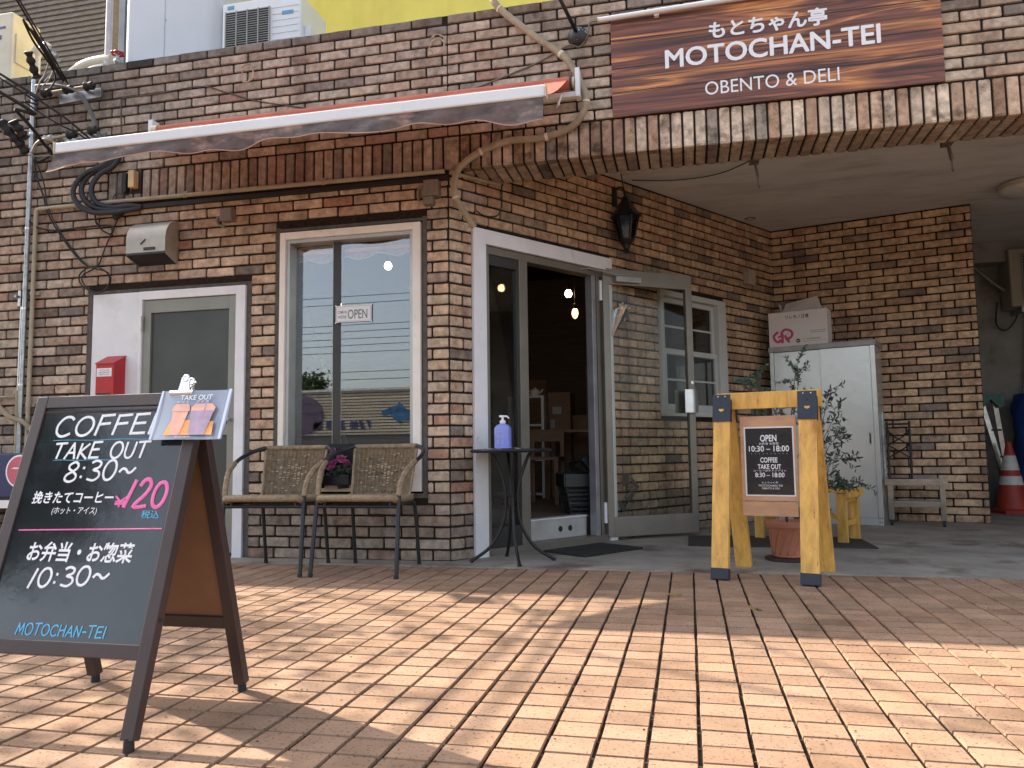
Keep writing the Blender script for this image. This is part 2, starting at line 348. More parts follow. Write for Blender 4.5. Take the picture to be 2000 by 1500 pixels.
# ---------------------------------------------------------------- the shop building
shop = thing('shop_building', 'brick faced cafe building with an angled recessed entrance', 'building', (0, 0, 0))
FO = [(-2.785, -1.5, 0, 1.918), (-1.245, -.185, .44, 2.275)]
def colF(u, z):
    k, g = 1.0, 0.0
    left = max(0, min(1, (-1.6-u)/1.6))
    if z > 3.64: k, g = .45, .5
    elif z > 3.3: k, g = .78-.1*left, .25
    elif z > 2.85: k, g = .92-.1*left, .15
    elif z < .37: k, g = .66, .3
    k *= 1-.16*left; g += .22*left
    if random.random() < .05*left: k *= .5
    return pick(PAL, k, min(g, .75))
mb = MB(); core(mb, FRF, -7, 0, 0, 2.575, .15, FO, 1); core(mb, FRF, -7, 0, 2.575, 3.705, .15, [], 1); mb.m = 0
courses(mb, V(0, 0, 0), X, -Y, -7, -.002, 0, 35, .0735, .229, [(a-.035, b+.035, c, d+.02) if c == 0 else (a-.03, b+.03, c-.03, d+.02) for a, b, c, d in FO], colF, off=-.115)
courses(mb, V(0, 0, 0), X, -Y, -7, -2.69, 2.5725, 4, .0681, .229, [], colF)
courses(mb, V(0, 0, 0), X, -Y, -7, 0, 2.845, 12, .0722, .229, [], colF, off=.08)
x = -2.68
while x < .0:
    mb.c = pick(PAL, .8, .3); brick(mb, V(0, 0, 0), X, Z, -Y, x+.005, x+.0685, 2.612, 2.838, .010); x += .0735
mb.m = 2; mb.c = (.1, .1, .1)
for a, b, c, d in FO[1:]:
    for q in [((a-.032, -.0, c-.03), (a, .004, d+.03)), ((b, 0, c-.03), (b+.032, .004, d+.03)), ((a, 0, d), (b, .004, d+.022)), ((a, 0, c-.03), (b, .004, c))]: mb.fb(FRF, *q)
mb.fb(FRF, (-1.5, 0, 0), (-1.462, .004, 1.94)); mb.fb(FRF, (-2.825, 0, 0), (-2.785, .004, 1.94)); mb.fb(FRF, (-2.785, 0, 1.918), (-1.5, .004, 1.94))
mb.build('front_wall', [BR, MORT, SEAL], shop)
# fascia over the entrance: courses, soldier band, tiled underside
mb = MB(); mb.m = 1; mb.c = (.1, .1, .1); mb.bb((0, 0, 2.617), (7, .35, 3.705)); mb.m = 0
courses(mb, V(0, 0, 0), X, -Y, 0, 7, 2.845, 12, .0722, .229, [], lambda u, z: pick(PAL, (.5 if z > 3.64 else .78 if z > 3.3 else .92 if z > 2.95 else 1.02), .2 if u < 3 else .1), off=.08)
mb.m = 2; x = .01
SOLD = [((.55, .42, .31), 4), ((.5, .34, .23), 3), ((.42, .26, .17), 2.4), ((.3, .25, .2), 1.8), ((.36, .22, .14), 1.5), ((.6, .48, .36), 2.6)]
while x < 6.9:
    kf = .75 if x < 1.2 else 1
    c = pick(SOLD, kf); mb.c = c; brick(mb, V(0, 0, 0), X, Z, -Y, x+.005, x+.0685, 2.606, 2.838, .011)
    ym = min(.345, (x+.03)*1.40-.01)
    if ym > .03:
        mb.m = 0
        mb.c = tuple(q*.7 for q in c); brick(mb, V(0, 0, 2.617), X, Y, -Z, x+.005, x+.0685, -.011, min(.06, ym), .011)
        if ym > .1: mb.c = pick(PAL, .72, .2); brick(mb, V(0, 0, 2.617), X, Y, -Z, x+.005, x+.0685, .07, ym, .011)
        mb.m = 2
    x += .0735
mb.build('fascia_beam', [BR, MORT, BRW], shop)
# angled wall with the entrance, then the alcove wall
DO = [(.19, 1.625, 0, 2.25), (2.243, 3.243, .985, 2.09)]
mb = MB(); core(mb, FRD, 0, 4.18, 0, 2.95, .14, DO, 1); mb.m = 0
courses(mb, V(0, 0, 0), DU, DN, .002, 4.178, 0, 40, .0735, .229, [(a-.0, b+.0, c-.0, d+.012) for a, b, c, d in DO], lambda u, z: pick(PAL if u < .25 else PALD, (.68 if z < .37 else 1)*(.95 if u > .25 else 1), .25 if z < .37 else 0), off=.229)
mb.build('angled_wall', [BR, MORT], shop)
mb = MB(); core(mb, FRB, 0, 1.79, 0, 2.95, .15, [], 1); mb.m = 0
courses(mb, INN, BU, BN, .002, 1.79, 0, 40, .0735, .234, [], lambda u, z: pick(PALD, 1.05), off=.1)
mb.build('alcove_wall', [BR, MORT], shop)
mb = MB(); mb.bb((-7, .15, 2.95), (7.2, 5.6, 3.0)); o_ = mb.build('ceiling', CEIL, shop)
mb = MB(); mb.bb((-7, .15, 3.0), (7.2, 5.6, 3.3)); mb.build('roof', GWALL, shop)
mb = MB(); mb.bb((4.02, 4.75, .004), (7.2, 4.95, 2.95)); mb.bb((7.05, .36, .004), (7.2, 4.75, 2.95))
E_ = INN+BU*1.79; mb.prism([(0, 0), (.0, 1.85), (.14, 1.85), (.14, 0)], V(E_.x-.15, E_.y+.15, .004), X, Y, 2.94)
mb.bb((3.9, 4.5, 2.72), (7.05, 4.75, 2.95))
mb.build('garage_wall', GWALL, shop)
# dark interior
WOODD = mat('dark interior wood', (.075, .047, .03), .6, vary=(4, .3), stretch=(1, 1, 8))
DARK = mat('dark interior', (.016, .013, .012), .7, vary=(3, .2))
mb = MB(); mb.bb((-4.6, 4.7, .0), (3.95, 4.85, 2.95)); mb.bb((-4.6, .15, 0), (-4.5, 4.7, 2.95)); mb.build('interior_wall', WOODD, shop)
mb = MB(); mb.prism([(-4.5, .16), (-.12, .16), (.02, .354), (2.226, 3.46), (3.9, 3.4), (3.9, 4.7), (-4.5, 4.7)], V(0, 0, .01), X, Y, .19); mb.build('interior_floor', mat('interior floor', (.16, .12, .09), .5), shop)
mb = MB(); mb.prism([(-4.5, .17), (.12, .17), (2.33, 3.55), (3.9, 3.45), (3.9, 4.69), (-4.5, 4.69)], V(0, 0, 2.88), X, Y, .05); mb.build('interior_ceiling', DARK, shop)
# ---------------------------------------------------------------- entrance (angled wall)
ent = MB()
ent.fb(FRD, (.19, 0, 0), (.302, .03, 2.25)); ent.fb(FRD, (.302, 0, 2.147), (1.625, .03, 2.25)); ent.fb(FRD, (1.545, -.06, 0), (1.625, .026, 2.147))
fr_ = ent.build('entrance_frame', ALU, shop, bevel=.003)
m = MB(); m.fb(FRD, (.305, -.1, 0), (.34, .012, 2.145)); m.fb(FRD, (.34, -.09, 2.09), (1.545, .0, 2.145)); m.fb(FRD, (.34, -.1, .0), (1.545, .008, .05))
m.fb(FRD, (.632, -.07, .05), (.712, .004, 2.09)); m.build('mullion', BRONZE, fr_, bevel=.003)
m = MB(); m.fb(FRD, (.34, -.05, 2.015), (.63, -.008, 2.088)); m.fb(FRD, (.34, -.05, .052), (.63, -.008, .19)); m.fb(FRD, (.34, -.05, .19), (.36, -.01, 2.015)); m.fb(FRD, (.612, -.05, .19), (.63, -.01, 2.015)); m.build('sidelight_frame', DKBR, fr_, bevel=.002)
m = MB(); m.fb(FRD, (.36, -.032, .19), (.612, -.028, 2.015)); m.build('sidelight_pane', GL_SIDE, fr_)
m = MB(); m.fb(FRD, (1.41, -.07, .05), (1.452, .0, 2.09)); m.build('door_jamb', mat('jamb silver', (.36, .36, .38), .35, .5), fr_, bevel=.003)
m = MB(); m.fb(FRD, (1.455, -.09, .05), (1.543, -.02, 2.09)); m.fb(FRD, (1.47, -.02, .05), (1.5, -.005, 2.09)); m.build('hinge_post', BRONZE, fr_, bevel=.003)
m = MB(); m.fb(FRD, (.714, -.16, .05), (1.408, -.11, .196)); m.m = 1; m.fb(FRD, (.714, -.18, .197), (1.408, -.1, .206)); m.m = 2
for u in (1.12, 1.225):
    q = DU*u-DN*.1095+V(0, 0, .118); m.lathe([(.022, -.0015), (.022, .0012)], q, 16, Matrix((DU, Z, DN)).transposed())
m.build('kick_panel', [mat('step panel', (.42, .41, .385), .5, vary=(5, .1), stain=(6, .5, .75, (.7, .68, .64))), ALU, INK], fr_)
# open door leaf
LD = V(math.cos(R(34.5)), math.sin(R(34.5)), 0); FRL = (V(.888, 1.242, 0), LD, LD.cross(Z))
m = MB()
m.fb(FRL, (.0, -.02, .03), (.058, .02, 2.165)); m.fb(FRL, (.78, -.02, .03), (.84, .02, 2.155)); m.fb(FRL, (.058, -.02, 2.035), (.78, .02, 2.16)); m.fb(FRL, (.058, -.02, .03), (.78, .02, .185))
leaf = m.build('door', BRONZE, shop, bevel=.003)
m = MB(); m.fb(FRL, (.058, -.003, .185), (.78, .003, 2.035)); m.build('pane', GL_DOOR, leaf)
for s in (1, -1):
    m = MB(); uc = .785 if s > 0 else .755; k = [( -.064+.016*i, .012*math.sin(math.pi*i/8)) for i in range(9)]
    O, U, N = FRL
    vs = []
    for a, b in k:
        for zz in (1.005, 1.195):
            for t in (0, .006): vs.append(O+U*(uc+a)+N*s*(.045+b+t)+V(0, 0, zz))
    fs = []
    for i in range(8):
        a, b = 4*i, 4*i+4; fs += [(a, b, b+2, a+2), (a+1, a+3, b+3, b+1), (a, a+1, b+1, b), (a+2, b+2, b+3, a+3)]
    fs += [(0, 2, 3, 1), (32, 33, 35, 34)]; m.add(vs, fs)
    for zz in (1.05, 1.15): m.bar(O+U*.8+N*s*.02+V(0, 0, zz), O+U*.8+N*s*.047+V(0, 0, zz), .014, .014)
    m.build('handle', STEEL, leaf)
m = MB(); m.tube([FRL[0]+LD*.81+FRL[2]*.02+V(0, 0, 1.255), FRL[0]+LD*.81+FRL[2]*.03+V(0, 0, 1.255)], .014, 14); m.build('lock', STEEL, leaf, smooth=40)
m = MB(); m.fb(FRL, (.1, .021, 2.05), (.33, .065, 2.095)); H_ = FRL[0]+LD*.16+FRL[2]*.06+V(0, 0, 2.1)
m.tube([H_, DU*1.36+DN*.02+V(0, 0, 2.135)], .008, 6); m.tube([DU*1.36+DN*.02+V(0, 0, 2.135), DU*1.16-DN*.05+V(0, 0, 2.105)], .007, 6); m.build('closer', mat('door closer grey', (.3, .29, .27), .4, .3), leaf, bevel=.004)
for z_ in (.14, 1.9):
    m = MB(); m.tube([FRL[0]-LD*.012+V(0, 0, z_), FRL[0]-LD*.012+V(0, 0, z_+.16)], .014, 10); m.build('hinge', ALU, leaf, smooth=40)

# ---------------------------------------------------------------- service door and panel
m = MB(); m.fb(FRF, (-2.372, -.05, 0), (-2.345, .022, 1.912)); m.fb(FRF, (-1.578, -.05, 0), (-1.504, .022, 1.912)); m.fb(FRF, (-2.345, -.05, 1.85), (-1.578, .022, 1.912)); sd = m.build('service_door', ALU, shop, bevel=.003)
SAGE = mat('grey green aluminium', (.25, .25, .22), .4, .35, vary=(4, .08))
m = MB(); m.fb(FRF, (-2.343, -.03, .03), (-2.28, .006, 1.846)); m.fb(FRF, (-1.64, -.03, .03), (-1.582, .006, 1.846)); m.fb(FRF, (-2.28, -.03, 1.752), (-1.64, .006, 1.846)); m.fb(FRF, (-2.28, -.03, .03), (-1.64, .006, .2)); m.fb(FRF, (-2.28, -.03, .85), (-1.64, .004, .93)); lf = m.build('door_leaf', SAGE, sd, bevel=.003)
m = MB(); m.fb(FRF, (-2.28, -.02, .2), (-1.64, -.012, .85)); m.fb(FRF, (-2.28, -.02, .93), (-1.64, -.012, 1.752)); m.build('pane', DOORG, lf)
for z_ in (.35, 1.0, 1.62):
    m = MB(); m.tube([V(-2.345, -.026, z_), V(-2.345, -.026, z_+.11)], .009, 8); m.build('hinge', SILV, lf, smooth=40)
m = MB(); m.tube([V(-1.61, -.006, .96), V(-1.61, -.05, .96)], .01, 8); m.tube([V(-1.61, -.05, .96), V(-1.73, -.05, .96)], .009, 8); m.build('handle', STEEL, lf, smooth=40)
m = MB(); m.fb(FRF, (-2.782, -.05, 0), (-2.374, .002, 1.915))
for z_ in (.3, .8, 1.2, 1.55, 1.85):
    for x_ in (-2.77, -2.4): m.lathe([(.006, 0), (.004, .002)], V(x_, -.0022, z_), 8, Matrix((X, Z, -Y)).transposed())
m.build('door_side_panel', WPANEL, shop)

# ---------------------------------------------------------------- front window
m = MB(); x0, x1, z0, z1 = -1.236, -.195, .453, 2.264
m.fb(FRF, (x0, -.05, z0), (x0+.042, .026, z1)); m.fb(FRF, (x1-.055, -.05, z0), (x1, .026, z1)); m.fb(FRF, (x0+.042, -.05, z1-.05), (x1-.055, .026, z1)); m.fb(FRF, (x0+.042, -.05, z0), (x1-.055, .026, z0+.045))
win = m.build('front_window', CREAM, shop, bevel=.003)
m = MB(); a, b, c, d = x0+.042, x1-.055, z0+.045, z1-.05
m.fb(FRF, (a, -.1, c), (a+.026, .006, d)); m.fb(FRF, (b-.026, -.1, c), (b, .006, d)); m.fb(FRF, (a+.026, -.1, d-.026), (b-.026, .006, d)); m.fb(FRF, (a+.026, -.1, c), (b-.026, .012, c+.03)); m.fb(FRF, (a+.026, -.075, c+.03), (b-.026, -.005, c+.052)); m.build('sash_frame', SILV, win, bevel=.002)
m = MB(); m.fb(FRF, (-.865, -.1, c+.05), (-.802, -.058, d-.026)); m.m = 1; m.fb(FRF, (-.868, -.1, c+.05), (-.8655, -.055, d-.026)); m.build('meeting_stile', [DKBR, SILV], win)
m = MB(); m.fb(FRF, (a+.026, -.094, c+.052), (-.866, -.09, d-.026)); m.build('left_pane', GL_WIN, win)
m = MB(); m.fb(FRF, (-.8, -.05, c+.052), (b-.026, -.046, d-.026)); m.build('right_pane', GL_WIN, win)
m = MB(); m.fb(FRF, (x0, -.42, .42), (x1, -.15, .5)); m.build('inner_sill', WOODD, win)

OB = mat('orange brown slat', (.85, .36, .12), .55, vary=(6, .2)); DB = mat('brown pelmet cloth', (.42, .21, .11), .8, vary=(9, .3))  # added strip behind the glass, imitating an orange band of unclear origin
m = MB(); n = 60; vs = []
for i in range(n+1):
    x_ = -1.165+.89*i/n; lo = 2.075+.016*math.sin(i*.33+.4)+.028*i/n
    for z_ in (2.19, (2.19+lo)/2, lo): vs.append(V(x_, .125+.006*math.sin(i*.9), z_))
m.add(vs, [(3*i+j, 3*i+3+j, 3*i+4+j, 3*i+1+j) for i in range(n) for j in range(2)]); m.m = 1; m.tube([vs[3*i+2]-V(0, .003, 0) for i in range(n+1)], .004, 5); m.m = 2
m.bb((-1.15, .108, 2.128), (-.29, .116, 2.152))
m.build('added_strip', [DB, PAPER, OB], win)
# window of small panes on the angled wall
m = MB(); u0_, u1_, z0, z1 = 2.246, 3.24, .99, 2.087
WHW = mat('white vinyl window', (.5, .5, .47), .4, vary=(4, .05))
m.fb(FRD, (u0_, -.05, z0), (u0_+.045, .035, z1)); m.fb(FRD, (u1_-.13, -.05, z0), (u1_, .035, z1)); m.fb(FRD, (u0_+.045, -.05, z1-.05), (u1_-.13, .035, z1)); m.fb(FRD, (u0_-.0, -.05, z0), (u1_, .05, z0+.03)); m.fb(FRD, (u0_+.045, -.05, z0+.03), (u1_-.13, .03, z0+.05))
sw = m.build('side_window', WHW, shop, bevel=.004)
a, b = u0_+.047, u1_-.132
for nm, c, d, n in (('upper_sash', 1.53, z1-.052, -.012), ('lower_sash', z0+.052, 1.578, .012)):
    m = MB(); g = .045
    m.fb(FRD, (a, n-.02, c), (a+g, n, d)); m.fb(FRD, (b-g, n-.02, c), (b, n, d)); m.fb(FRD, (a+g, n-.02, d-g), (b-g, n, d)); m.fb(FRD, (a+g, n-.02, c), (b-g, n, c+g+.01))
    mid = (a+b)/2; m.fb(FRD, (mid-.009, n-.014, c+g+.01), (mid+.009, n-.004, d-g)); zm = (c+d)/2; m.fb(FRD, (a+g, n-.0145, zm-.009), (mid-.009, n-.0045, zm+.009)); m.fb(FRD, (mid+.009, n-.0145, zm-.009), (b-g, n-.0045, zm+.009))
    s_ = m.build(nm, WHW, sw, bevel=.002)
    m = MB(); m.fb(FRD, (a+g, n-.022, c+g), (b-g, n-.019, d-g)); m.build('pane', GL_DOOR, s_)
m = MB(); m.fb(FRD, (a, -.3, z0), (b, -.28, z1)); m.build('blind', mat('inner blind', (.03, .03, .028), .7), sw)
# mortar scars, shutter brackets and lamp fittings of the building
for c in ((-1.522, 3.471), (-.07, 3.49)):
    m = MB(); pts = [V(c[0]+(.055+random.uniform(-.008, .008))*math.cos(t), -.009, c[1]+(.055+random.uniform(-.008, .008))*math.sin(t)) for t in [i*R(18) for i in range(20)]]
    m.tube(pts, [random.uniform(.003, .008) for _ in pts], 6, closed=True)
    pts = catmull([V(c[0]-.05, -.011, c[1]+.06), V(c[0], -.011, c[1]+.085), V(c[0]+.06, -.011, c[1]+.05)], 5)
    m.tube(pts, [random.uniform(.002, .007) for _ in pts], 6)
    m.build('mortar_patch', mat('pale mortar', (.4, .3, .225), .95, vary=(40, .3), bump=(150, .6, .003)), shop)
for q in (V(2.018, .42, 2.62), V(3.2, .42, 2.62)):
    m = MB(); m.bb((q.x-.03, q.y-.05, q.z), (q.x+.03, q.y+.05, q.z+.33)); m.bar(q+V(0, 0, .02), q+V(.02, .0, -.1), .035, .012); m.tube(catmull([q+V(.02, 0, -.1), q+V(.02, 0, -.15), q+V(.03, .02, -.17), q+V(.03, .04, -.15)], 4), .005, 6)
    m.build('shutter_bracket', mat('bracket steel', (.14, .12, .1), .5, .5), shop, bevel=.002)
m = MB(); m.lathe([(.055, .008), (.055, 0), (.04, -.006), (.036, .004)], V(2.186, 2.877, 2.95), 20); m.build('downlight', mat('downlight', (.12, .11, .1), .5), shop, smooth=40)
# ---------------------------------------------------------------- awning
AWP = mat('coral awning cloth', (.6, .19, .125), .75, vary=(4, .12), trans=.28, stain=(5, .55, .75, (.7, .6, .55)))
VAL = mat('grimy valance cloth', (.15, .12, .115), .8, vary=(7, .45), trans=.15, stain=(3.2, .53, .68, (3.0, 2.4, 2.1)), stretch=(1, 1, 2.5))
aw = thing('awning', 'retractable coral awning with white front bar and grimy grey valance', 'awning', (-.65, -.12, 3.0))
m = MB(); m.tube([V(-2.16, -.12, 3.066), V(.86, -.12, 3.06)], .04, 20); m.build('roller', AWP, aw, smooth=40)
m = MB(); m.tube([V(.86, -.12, 3.06), V(.875, -.12, 3.06)], .046, 20); m.m = 1; m.tube([V(.875, -.12, 3.06), V(.89, -.12, 3.06)], .036, 16); m.tube([V(-2.2, -.12, 3.066), V(-2.16, -.12, 3.066)], .048, 20); m.build('roller_cap', [DKBR, IVORY], aw, smooth=40)
m = MB(); m.bb((.895, -.15, 2.955), (.925, -.07, 3.145)); m.bb((-2.235, -.15, 2.965), (-2.2, -.07, 3.15)); m.bb((-2.2, -.13, 2.965), (.895, -.09, 3.0)); m.bar((.8, -.14, 2.975), (.78, -.15, 2.9), .04, .012); m.build('bracket', WHITE, aw, bevel=.004)
# the sheet between roller and bar
m = MB(); n = 40; vs = []
for i in range(n+1):
    t = i/n; xa = -2.15+3.0*t; xb = -2.185+3.0*t
    if i == n: xb -= .02
    for j in range(9):
        s = j/8; x = xa+(xb-xa)*s; y = -.12-.86*s; z = 3.09+(2.6-3.09)*s-.045*math.sin(math.pi*s)+.004*math.sin(9*x+3*s); vs.append(V(x, y, z))
fs = [(i*9+j, (i+1)*9+j, (i+1)*9+j+1, i*9+j+1) for i in range(n) for j in range(8)]; m.add(vs, fs); m.add([q-V(0, 0, .0015) for q in vs], [f[::-1] for f in fs]); m.build('canopy', AWP, aw, smooth=True)
m = MB(); m.bb((-2.19, -1.025, 2.558), (.852, -.97, 2.624)); m.build('front_bar', WHITE, aw, bevel=.012, seg=3)
m = MB(); m.bb((-2.198, -1.028, 2.555), (-2.19, -.967, 2.627)); m.bb((.852, -1.028, 2.555), (.858, -.967, 2.627)); m.build('bar_end_cap', IVORY, aw, bevel=.003)
m = MB(); n = 120; vs = []; rows = 6
for i in range(n+1):
    t = i/n; x = -2.187+3.03*t; drop = .078+.014*math.sin(t*21)+.008*math.sin(t*47+1)+.045*max(0, t-.78)/.22+.035*max(0, .07-t)/.07
    for j in range(rows+1):
        s = j/rows; fl = max(0, .06-t)/.06
        vs.append(V(x-.05*fl*s, -1.015+.012*s*math.sin(t*60+s*2)-.02*s*math.sin(t*13)-.03*fl*s, 2.56-drop*s))
fs = [(i*(rows+1)+j, (i+1)*(rows+1)+j, (i+1)*(rows+1)+j+1, i*(rows+1)+j+1) for i in range(n) for j in range(rows)]; m.add(vs, fs)
m.add([q+V(0, .0015, 0) for q in vs], [f[::-1] for f in fs]); va = m.build('valance', VAL, aw, smooth=True)
m = MB(); m.tube([vs[i*(rows+1)+rows] for i in range(n+1)], .0032, 5); m.build('piping', mat('coral piping', (.5, .3, .22), .8), va)
for a, b, c in (((-1.75, -.14, 3.0), (-.85, -.52, 2.77), (-1.5, -.97, 2.59)), ((.5, -.14, 3.0), (-.35, -.52, 2.77), (.2, -.97, 2.59))):
    m = MB(); m.bar(a, b, .035, .045); m.bar(b, c, .03, .035); m.tube([Vector(b)-V(0, 0, .03), Vector(b)+V(0, 0, .03)], .028, 12); m.build('folding_arm', mat('awning arm', (.48, .42, .38), .5, .2), aw, bevel=.004)

# ---------------------------------------------------------------- shop sign with printed timber grain
wm = mat('printed timber', (.1, .04, .035), .45, vary=None); nt = wm.node_tree; N = nt.nodes; Lk = nt.links.new
tc = N.new('ShaderNodeTexCoord')
def grain(scale, dist, sc_, det):
    mp = N.new('ShaderNodeMapping'); mp.inputs['Scale'].default_value = sc_; mp.inputs['Rotation'].default_value = (0, R(-4), 0); Lk(tc.outputs['Object'], mp.inputs[0])
    n = N.new('ShaderNodeTexNoise'); n.inputs['Scale'].default_value = scale; n.inputs['Detail'].default_value = det; n.inputs['Distortion'].default_value = dist; Lk(mp.outputs[0], n.inputs['Vector']); return n.outputs['Fac']
def rampn(f, stops):
    r = N.new('ShaderNodeValToRGB'); e = r.color_ramp.elements; e[0].position = stops[0][0]; e[0].color = (*stops[0][1], 1); e[1].position = stops[-1][0]; e[1].color = (*stops[-1][1], 1)
    for p_, c_ in stops[1:-1]: q_ = e.new(p_); q_.color = (*c_, 1)
    Lk(f, r.inputs[0]); return r.outputs[0]
big = rampn(grain(1.9, .8, (.26, 1, 4.6), 4), [(.34, (.07, .027, .022)), (.42, (.19, .066, .038)), (.48, (.12, .043, .031)), (.53, (.36, .135, .05)), (.555, (.56, .24, .078)), (.585, (.2, .072, .038)), (.66, (.13, .046, .033)), (.72, (.34, .13, .05)), (.78, (.15, .052, .035))])
fine = rampn(grain(11, .5, (.09, 1, 6), 6), [(.36, (.36, .34, .34)), (.47, (.9, .9, .9)), (.52, (1, 1, 1)), (.66, (1.5, 1.42, 1.35))])
mx = N.new('ShaderNodeMix'); mx.data_type = 'RGBA'; mx.blend_type = 'MULTIPLY'; mx.inputs[0].default_value = 1; Lk(big, mx.inputs[6]); Lk(fine, mx.inputs[7]); Lk(mx.outputs[2], N['Principled BSDF'].inputs['Base Color'])
m = MB(); m.bb((1.119, -.03, 2.842), (3.07, -.012, 3.508)); sg = thing('shop_sign', 'long timber print signboard lettered in white above the entrance', 'sign', (2.09, -.012, 2.842))
m.build('board', wm, sg, bevel=.002)
m = MB()
for z_ in (3.0, 3.16, 3.345): m.prism([(1.121, z_), (3.068, z_+.004), (3.068, z_+.011), (1.121, z_+.006)], V(0, -.0302, 0), X, Z, .0004)
m.build('plank_line', mat('plank line', (.03, .014, .013), .6, vary=None), sg)
SO = V(0, -.0312, 0); SH = ((0, 0), (.004, 0), (-.004, 0), (0, .0035), (0, -.0035), (.003, .003), (-.003, -.003))
for b, a, sh in (('もとちゃん亭', (1.738, 2.435, 3.283, 3.392), SH), ('MOTOCHAN-TEI', (1.463, 2.729, 3.124, 3.243), SH), ('OBENTO & DELI', (1.70, 2.49, 2.918, 3.004), SH[:1])):
    m = MB()
    for i, (p_, q_) in enumerate(sh): text(m, b, SO, X, Z, a[0]+p_, a[1]+p_, a[2]+q_, a[3]+q_, .001+.0003*i)
    m.build('lettering', LETW, sg)
m = MB(); m.tube([V(1.049, -.065, 3.488), V(3.05, -.065, 3.53)], .016, 12); m.m = 1; m.tube([V(1.04, -.065, 3.4878), V(1.052, -.065, 3.488)], .018, 12); m.m = 0
for x_ in (1.4, 2.5): m.bb((x_, -.06, 3.47), (x_+.03, -.0, 3.49))
tag(m.build('sign_light', [WHITE, IVORY], smooth=40), 'thin white tube light fixed along the top of the shop sign', 'light')
# ---------------------------------------------------------------- tie rod, duct, conduits, pole
t = thing('tie_rod', 'black steel tie rod rising from a round paint-flecked wall plate', 'rod', (.902, 0, 3.423))
m = MB(); m.lathe([(.068, 0), (.068, .015), (.058, .04), (.03, .058), (.016, .062)], V(.902, -.002, 3.423), 24, Matrix((X, Z, -Y)).transposed()); m.build('wall_plate', mat('flecked black paint', (.02, .021, .023), .5, vary=None, stain=(22, .6, .64, (28, 28, 28))), t, smooth=50)
m = MB(); m.tube([V(.902, -.05, 3.425), V(.821, -.2, 3.579), V(.5, -.79, 4.19)], .0125, 10); m.build('rod', BLK, t, smooth=True)
P = [(.335, -.02, 3.79), (.348, -.06, 3.722), (.418, -.06, 3.632), (.641, -.06, 3.422), (.826, -.07, 3.257), (.923, -.08, 3.071), (.956, -.09, 2.93), (.867, -.06, 2.803), (.664, -.05, 2.746), (.424, -.05, 2.747), (.213, -.05, 2.681), (.081, -.06, 2.572), (.062, -.05, 2.416), (.122, .01, 2.289), (.165, .05, 2.215)]
DUCT = mat('beige duct', (.33, .27, .18), .6, vary=(9, .2), stain=(6, .5, .75, (.7, .65, .58)))
t = thing('drain_hose', 'beige corrugated hose looping down the wall to the door frame', 'hose', (.165, .05, 2.215))
c = catmull(P, 34); m = MB(); m.tube(c, [.0225+(.0014 if i % 3 == 0 else -.0008) for i in range(len(c))], 10); m.build('tube', DUCT, t, smooth=True)
m = MB()
for f in (.12, .27, .42, .56, .7, .86):
    i = int(f*len(c)); m.tube(c[i:i+4], .0255, 10)
m.build('tape_band', IVORY, t, smooth=40)
m = MB(); m.tube(catmull([(-3.29, -.04, .1), (-3.29, -.04, 1.2), (-3.29, -.04, 2.5)], 4)+catmull([(-3.29, -.04, 2.57), (-3.282, -.04, 2.598), (-3.255, -.04, 2.606)], 4)+[V(-2.6, -.04, 2.604), V(-.015, -.04, 2.59)], .0155, 10)
t = thing('conduit', 'beige conduit turning from the left wall along under the soldier bricks', 'pipe', (-3.29, -.04, .1)); m.build('tube', BEIGE, t, smooth=50)
m = MB()
for q, a in ((V(-3.29, -.04, 1.95), Z), (V(-3.29, -.04, 1.1), Z), (V(-2.0, -.04, 2.601), X), (V(-.9, -.04, 2.595), X)):
    m.tube([q-a*.012, q+a*.012], .019, 10); m.box(q+V(.03 if a == Z else 0, .02, .0 if a == Z else .025), (.03, .02, .02))
m.build('clip', BEIGE, t)
m = MB(); m.bb((-2.46, -.035, 2.535), (.01, -.0, 2.568)); tag(m.build('cable_channel', BLKR, bevel=.003), 'dark cable channel running just below the beige conduit', 'cable channel')
m = MB(); m.tube([DU*.0+DN*.04+V(0, 0, 2.585), DU*.06+DN*.035+V(0, 0, 2.585), DU*.47+DN*.03+V(0, 0, 2.6)], .013, 8)
t = thing('cable_tail', 'short beige conduit and hanging black cable beside the drain hose', 'cable', DU*.1+V(0, 0, 2.59)); m.build('conduit', BEIGE, t, smooth=50)
m = MB(); m.tube(catmull([DU*.47+DN*.03+V(0, 0, 2.6), (.295, .32, 2.584), (.295, .322, 2.495), (.287, .31, 2.41), (.262, .29, 2.359), (.2, .205, 2.338), (.155, .14, 2.359)], 6), .005, 6); m.build('cable', BLKR, t, smooth=True)
t = thing('service_pole', 'thin galvanised steel pole strapped to the left end of the wall', 'pole', (-3.353, -.045, 0))
m = MB(); m.tube([V(-3.353, -.045, 0), V(-3.353, -.045, 3.64)], .018, 12); m.build('tube', GALV, t, smooth=50)
m = MB()
for z_ in (1.25, 1.83, 2.45, 3.2): m.tube([V(-3.353, -.045, z_), V(-3.353, -.045, z_+.014)], .0205, 12); m.bb((-3.42, -.02, z_), (-3.35, -.0, z_+.012))
m.build('strap', STEEL, t)
m = MB(); m.tube([V(-3.415, -.03, 1.86), V(-3.415, -.03, 1.98)], .014, 8); m.tube([V(-3.415, -.03, 1.93), V(-3.415, -.075, 1.93)], .012, 8); m.tube([V(-3.4, -.03, .6), V(-3.4, -.03, 1.86)], .007, 8); m.build('tap', STEEL, t, smooth=50)
